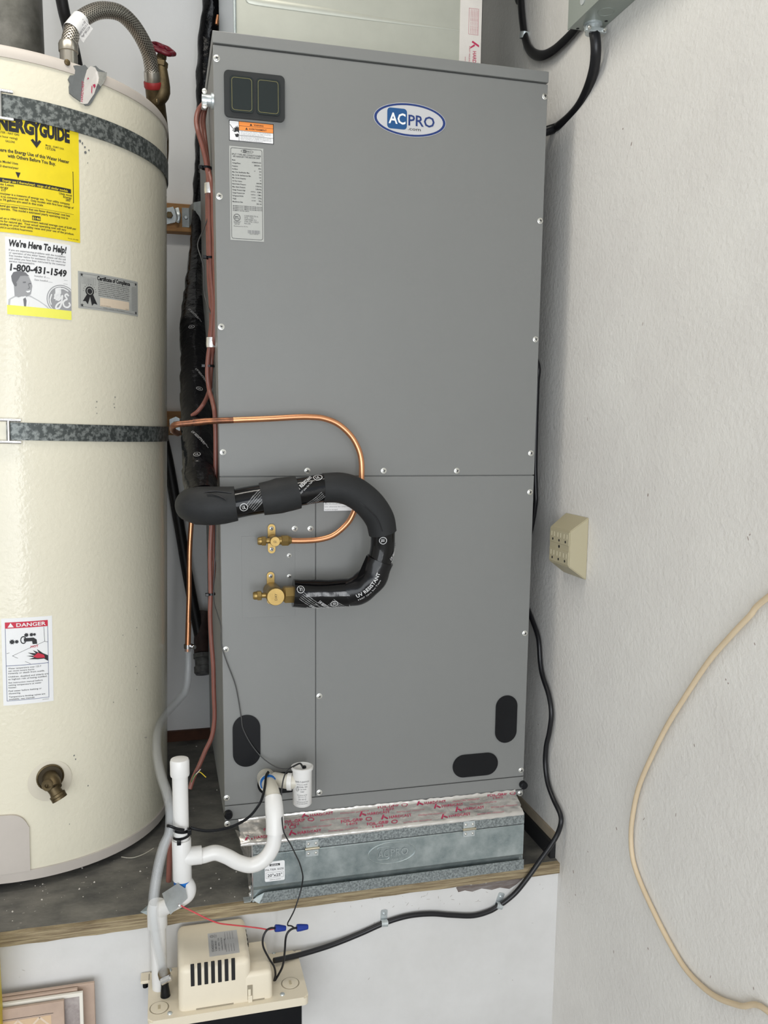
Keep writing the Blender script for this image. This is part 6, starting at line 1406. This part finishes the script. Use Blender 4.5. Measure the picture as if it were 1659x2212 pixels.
for c, ang, lab in (((0.3085, -0.047, -0.1995), 0.06, 'zinc clip on the power cord nearer the pump'), ((0.5547, -0.047, -0.1963), 0.35, 'zinc clip on the power cord nearer the wall corner')):
    t = thing('cord_clip', lab, 'clip', c, 'zinc clips on the power cord')
    rot_ = Matrix.Rotation(ang, 3, 'Y')
    def R_(x, y, z): return Vector(c) + rot_ @ Vector((x, 0, z)) + Vector((0, y, 0))
    bm = bmesh.new()
    prism(bm, rrect(-0.0068, 0.004, 0.0068, 0.025, 0.003, 3), ((c[0], PY+0.0061, c[2]), rot_ @ Vector((1, 0, 0)), rot_ @ Vector((0, 0, 1)), (0, -1, 0)), 0.0016)
    obj('clip_plate', bm, M_zinc, t, smooth=30)
    bm = bmesh.new(); lathe(bm, [(0.0056, -0.0066), (0.0070, -0.0066), (0.0070, 0.0066), (0.0056, 0.0066)], c, rot_ @ Vector((1, 0, 0)), 20, close=False)
    obj('clip_band', bm, M_zinc, t, smooth=30)
    obj('clip_screw', lt([(0.0036, 0), (0.0034, 0.0015), (0.002, 0.0025), (0, 0.0026)], R_(0, 0.0058, 0.017), (0, -1, 0), 10), M_zinc, t, smooth=30)

# disconnect box
db = thing('disconnect_box', 'grey green electrical disconnect box high on the right wall', 'electrical box', (0.66, -0.18, 1.50))
ya, za = -0.060, 1.500
obj('enclosure', bx((0.630, -0.33, za), (XR, ya, 1.80), 0.001), M_box, db)
obj('cover', bx((0.6285, -0.332, za-0.002), (0.6305, ya+0.001, 1.80), 0.0004), M_box, db)
ko = bmesh.new(); tube(ko, [(0.663 + 0.014*math.cos(t*PI/12), -0.135 + 0.014*math.sin(t*PI/12), za) for t in range(25)], 0.0007, n=6, sub=1, caps=False); obj('knockout_ring', ko, M_box, db, smooth=60)
obj('knockout_ring', lt([(0.0028, 0), (0.0028, -0.0005)], (0.645, -0.066, za), (0, 0, 1), 12), M_dark, db)
obj('knockout_ring', lt([(0.0028, 0), (0.0028, -0.0005)], (0.68, -0.105, za), (0, 0, 1), 12), M_dark, db)
kc = (0.664, -0.0887, 1.5)
cxx, cyy = (0.6632, -0.0884, 1.5)[:2]
obj('cover_latch', lt([(0.010, 0), (0.010, 0.001)], (0.6285, -0.115, za+0.026), (-1, 0, 0), 20), M_zinc, db, smooth=30)
cf = obj('cable_fitting', lt([(0.0165, 0), (0.0165, -0.003), (0.0135, -0.004), (0.0135, -0.016)], (cxx, cyy, za), (0, 0, 1), 20), M_zinc, db, smooth=35, label='zinc cable clamp under the box')
obj('fitting_bar', bx((cxx-0.020, cyy-0.014, za-0.018), (cxx+0.020, cyy-0.006, za-0.010), 0.001), M_zinc, cf)
for s in (-1, 1): obj('fitting_screw', lt([(0.0035, -0.010), (0.0035, 0.004), (0.002, 0.006), (0, 0.006)], (cxx+s*0.015, cyy-0.014, za-0.014), (0, -1, 0), 10), M_screw, cf, smooth=30)
w1 = [(cxx, cyy, za-0.002)] + [(0.6656, -0.095, 1.4722), (0.6703, -0.09, 1.4515), (0.6785, -0.07, 1.4328), (0.6871, -0.035, 1.4147), (0.6928, 0.005, 1.4006), (0.6944, 0.045, 1.3931), (0.6917, 0.085, 1.3887), (0.6858, 0.11, 1.3882)] + [(0.619, 0.15, 1.372)]
cable('power_whip', 'black power cable dropping from the disconnect box into the cabinet side', w1, 0.0095, M_wire, 'black cables of the disconnect box', n=14)
w3 = [(0.682, 0.115, 2.149), (0.682, 0.110, 1.9)] + [(0.682, 0.2875, 1.7393), (0.682, 0.2826, 1.7091), (0.682, 0.2719, 1.6669), (0.682, 0.2566, 1.6268), (0.68, 0.2303, 1.5917), (0.678, 0.1912, 1.5621), (0.677, 0.1453, 1.5412), (0.678, 0.1024, 1.533), (0.68, 0.0661, 1.5332), (0.682, 0.0336, 1.536), (0.682, 0.0006, 1.5402), (0.682, -0.0275, 1.5457)]
cable('power_whip', 'black cable looping along the wall up behind the disconnect box', w3, 0.0085, M_wire, 'black cables of the disconnect box', n=14, flat=(1.2, 0.75))
cpt = Vector(w3[5])
t = thing('cable_clip', 'zinc clip holding the looped cable to the right wall', 'clip', cpt)
bm = bmesh.new(); lathe(bm, [(0.0092, -0.006), (0.0104, -0.006), (0.0104, 0.006), (0.0092, 0.006)], cpt, (0, -0.25, 1), 20, close=False); obj('clip_band', bm, M_zinc, t, smooth=30)
obj('clip_screw', lt([(0.0045, -0.002), (0.0045, 0.002), (0.002, 0.004), (0, 0.004)], cpt + Vector((-0.007, -0.006, -0.022)) + Vector((0.012, 0.012, 0)), (-1, 0, 0), 10), M_zinc, t, smooth=30)

# six way outlet tap on the right wall
a = [(-0.0078, 0.6164), (-0.1016, 0.617), (-0.1071, 0.4944), (-0.0124, 0.4935)]
oy0, oy1 = (a[1][0]+a[2][0])/2, (a[0][0]+a[3][0])/2; oz0, oz1 = (a[2][1]+a[3][1])/2, (a[0][1]+a[1][1])/2
ot = thing('outlet_tap', 'beige six way plug-in outlet tap on the right wall', 'outlet', (XR, (oy0+oy1)/2, oz0))
d_ = 0.038; iy = 0.002; iz0, iz1 = 0.027, 0.027
bm = bmesh.new()
B = [bm.verts.new(p) for p in ((XR, oy0, oz0), (XR, oy1, oz0), (XR, oy1, oz1), (XR, oy0, oz1))]
F_ = [bm.verts.new(p) for p in ((XR-d_, oy0+iy, oz0+iz0), (XR-d_, oy1-iy*4, oz0+iz0), (XR-d_, oy1-iy*4, oz1-iz1), (XR-d_, oy0+iy, oz1-iz1))]
bm.faces.new(F_); bm.faces.new(B[::-1])
for i in range(4): bm.faces.new((B[i], B[(i+1) % 4], F_[(i+1) % 4], F_[i]))
bmesh.ops.recalc_face_normals(bm, faces=bm.faces[:])
bmesh.ops.bevel(bm, geom=bm.edges[:], offset=0.0015, segments=2, affect='EDGES')
hs = obj('tap_housing', bm, M_outlet, ot, smooth=40)
fx = XR-d_; fy0, fy1 = oy0+iy+0.002, oy1-iy*4-0.002; fz0, fz1 = oz0+iz0+0.003, oz1-iz1-0.003
zm = (fz0+fz1)/2
for za_, zb2 in ((zm+0.006, fz1), (fz0, zm-0.006)):
    rp_ = obj('receptacle_row', bx((fx-0.0008, fy0, za_), (fx+0.001, fy1, zb2), 0.0003), M_outlet, ot)
    for k in range(3):
        yc = fy0 + (fy1-fy0)*(k+0.5)/3; zc = (za_+zb2)/2 + 0.004
        for s in (-1, 1): obj('blade_slot', bx((fx-0.0011, yc+s*0.0062-0.0013, zc-0.0045), (fx-0.0005, yc+s*0.0062+0.0013, zc+0.0045)), M_outletd, rp_)
        bm = bmesh.new(); lathe(bm, [(0.0026, 0), (0.0026, 0.0004)], (fx-0.0007, yc, zc-0.0105), (-1, 0, 0), 12); obj('ground_hole', bm, M_dark, rp_)
obj('centre_screw', lt([(0.003, 0), (0.003, 0.0006)], (fx, (fy0+fy1)/2, zm), (-1, 0, 0), 12), M_dark, ot)

# cream cable hanging in a slack loop on the right wall
bc = [(0.684, -1.9, 1.7), (0.684, -1.45, 1.25), (0.684, -1.05, 0.93), (0.684, -0.78, 0.69)] + [(0.684, -0.6103, 0.5632), (0.684, -0.5778, 0.5305), (0.684, -0.5422, 0.494), (0.684, -0.4947, 0.4411), (0.684, -0.444, 0.3709), (0.684, -0.4003, 0.3062), (0.684, -0.3602, 0.2349), (0.684, -0.3306, 0.1728), (0.684, -0.3168, 0.1156), (0.684, -0.3149, 0.0716), (0.684, -0.326, 0.0341), (0.684, -0.3538, 0.0063), (0.684, -0.3917, -0.0184), (0.684, -0.4344, -0.0419), (0.684, -0.4808, -0.0603), (0.684, -0.523, -0.0631), (0.684, -0.567, -0.055), (0.684, -0.6167, -0.0324), (0.684, -0.6699, -0.0021)] + [(0.684, -0.80, -0.02), (0.684, -1.05, -0.01), (0.684, -1.4, -0.12), (0.684, -1.7, -0.40), (0.684, -1.8, -0.572)]
cable('cream_cable', 'cream coloured cable hanging in a slack loop on the right wall', bc, 0.0042, M_cableb, None, n=12)

# ================================================================ spare tiles leaning against the platform
def tile(tl_px, tr, y_top, face, lab, name, ext=None):
    x1, zt2 = tr[0], tr[2]
    H3 = (zt2-FZ)/math.cos(0.30)
    return x1, zt2, H3
random.seed(9)
tl_ = [((-0.243, -0.058, -0.2251), 0.30, M_tile, 'back most and widest of the spare tiles, pinkish clay'), ((-0.2714, -0.068, -0.2253), 0.26, M_tile, 'narrow pinkish tile second from the back of the leaning stack'), ((-0.2615, -0.078, -0.2273), 0.28, M_tile3, 'white edged grey crackle tile in the leaning stack'), ((-0.2923, -0.09, -0.2298), 0.24, M_tile, 'front tile of the leaning stack with tan lattice pattern')]
for k, (tr, wd, m_, lab) in enumerate(tl_):
    t = thing('spare_tile', lab, 'tile', (tr[0]-wd/2, tr[1]-0.06, FZ), 'spare tiles leaning against the platform')
    hgt = tr[2]-FZ; lean = 0.028
    u = Vector((1, 0, 0)); v3 = Vector((0, lean, hgt)).normalized(); n3 = u.cross(v3)
    o3 = Vector((tr[0]-wd, tr[1]-lean, FZ))
    fr_ = (o3, u, v3, n3)
    L3 = math.hypot(hgt, lean)
    bm = bmesh.new(); prism(bm, [(0, 0), (wd, 0), (wd, L3), (0, L3)], fr_, 0.0075)
    bmesh.ops.bevel(bm, geom=bm.edges[:], offset=0.0008, segments=1, affect='EDGES')
    tb_ = obj('tile_body', bm, m_, t)
    fn = lambda a_, b_, h_, o3=o3, u=u, v3=v3, n3=n3: o3 + u*a_ + v3*b_ + n3*(0.0076 + h_)
    if k == 2: Print().rect(6, 6, wd*1000-6, L3*1000-6, 0).build('tile_glaze', t, fn, [M_tile2])
    if k == 3:
        P = Print().rect(0, L3*1000-19, wd*1000-18, L3*1000-18.2, 1, 2).rect(0, 10, wd*1000-22, L3*1000-22, 0)
        for i in range(5):
            for j in range(8):
                cx_, cy_ = wd*1000-41-i*36, L3*1000-41-j*36
                P.line([(cx_-18, cy_), (cx_, cy_+18), (cx_+17, cy_), (cx_, cy_-18), (cx_-18, cy_)], 3.2, 2, 2)
        P.build('tile_pattern', t, fn, [M_tilep, M_ink, mat('pale_lattice', (0.70, 0.56, 0.44), 0.45)])
# yellow edge of a spirit level standing at the far left
yl = (-0.3935, -0.09, -0.1797)
lv = thing('spirit_level', 'yellow edge of a tool standing upright beside the tiles', 'tool', (yl[0]-0.02, -0.095, FZ))
obj('level_rail', bx((yl[0]-0.05, -0.118, FZ), (yl[0], -0.092, -0.098), 0.001), mat('yellow_paint', (0.65, 0.50, 0.02), 0.4), lv)
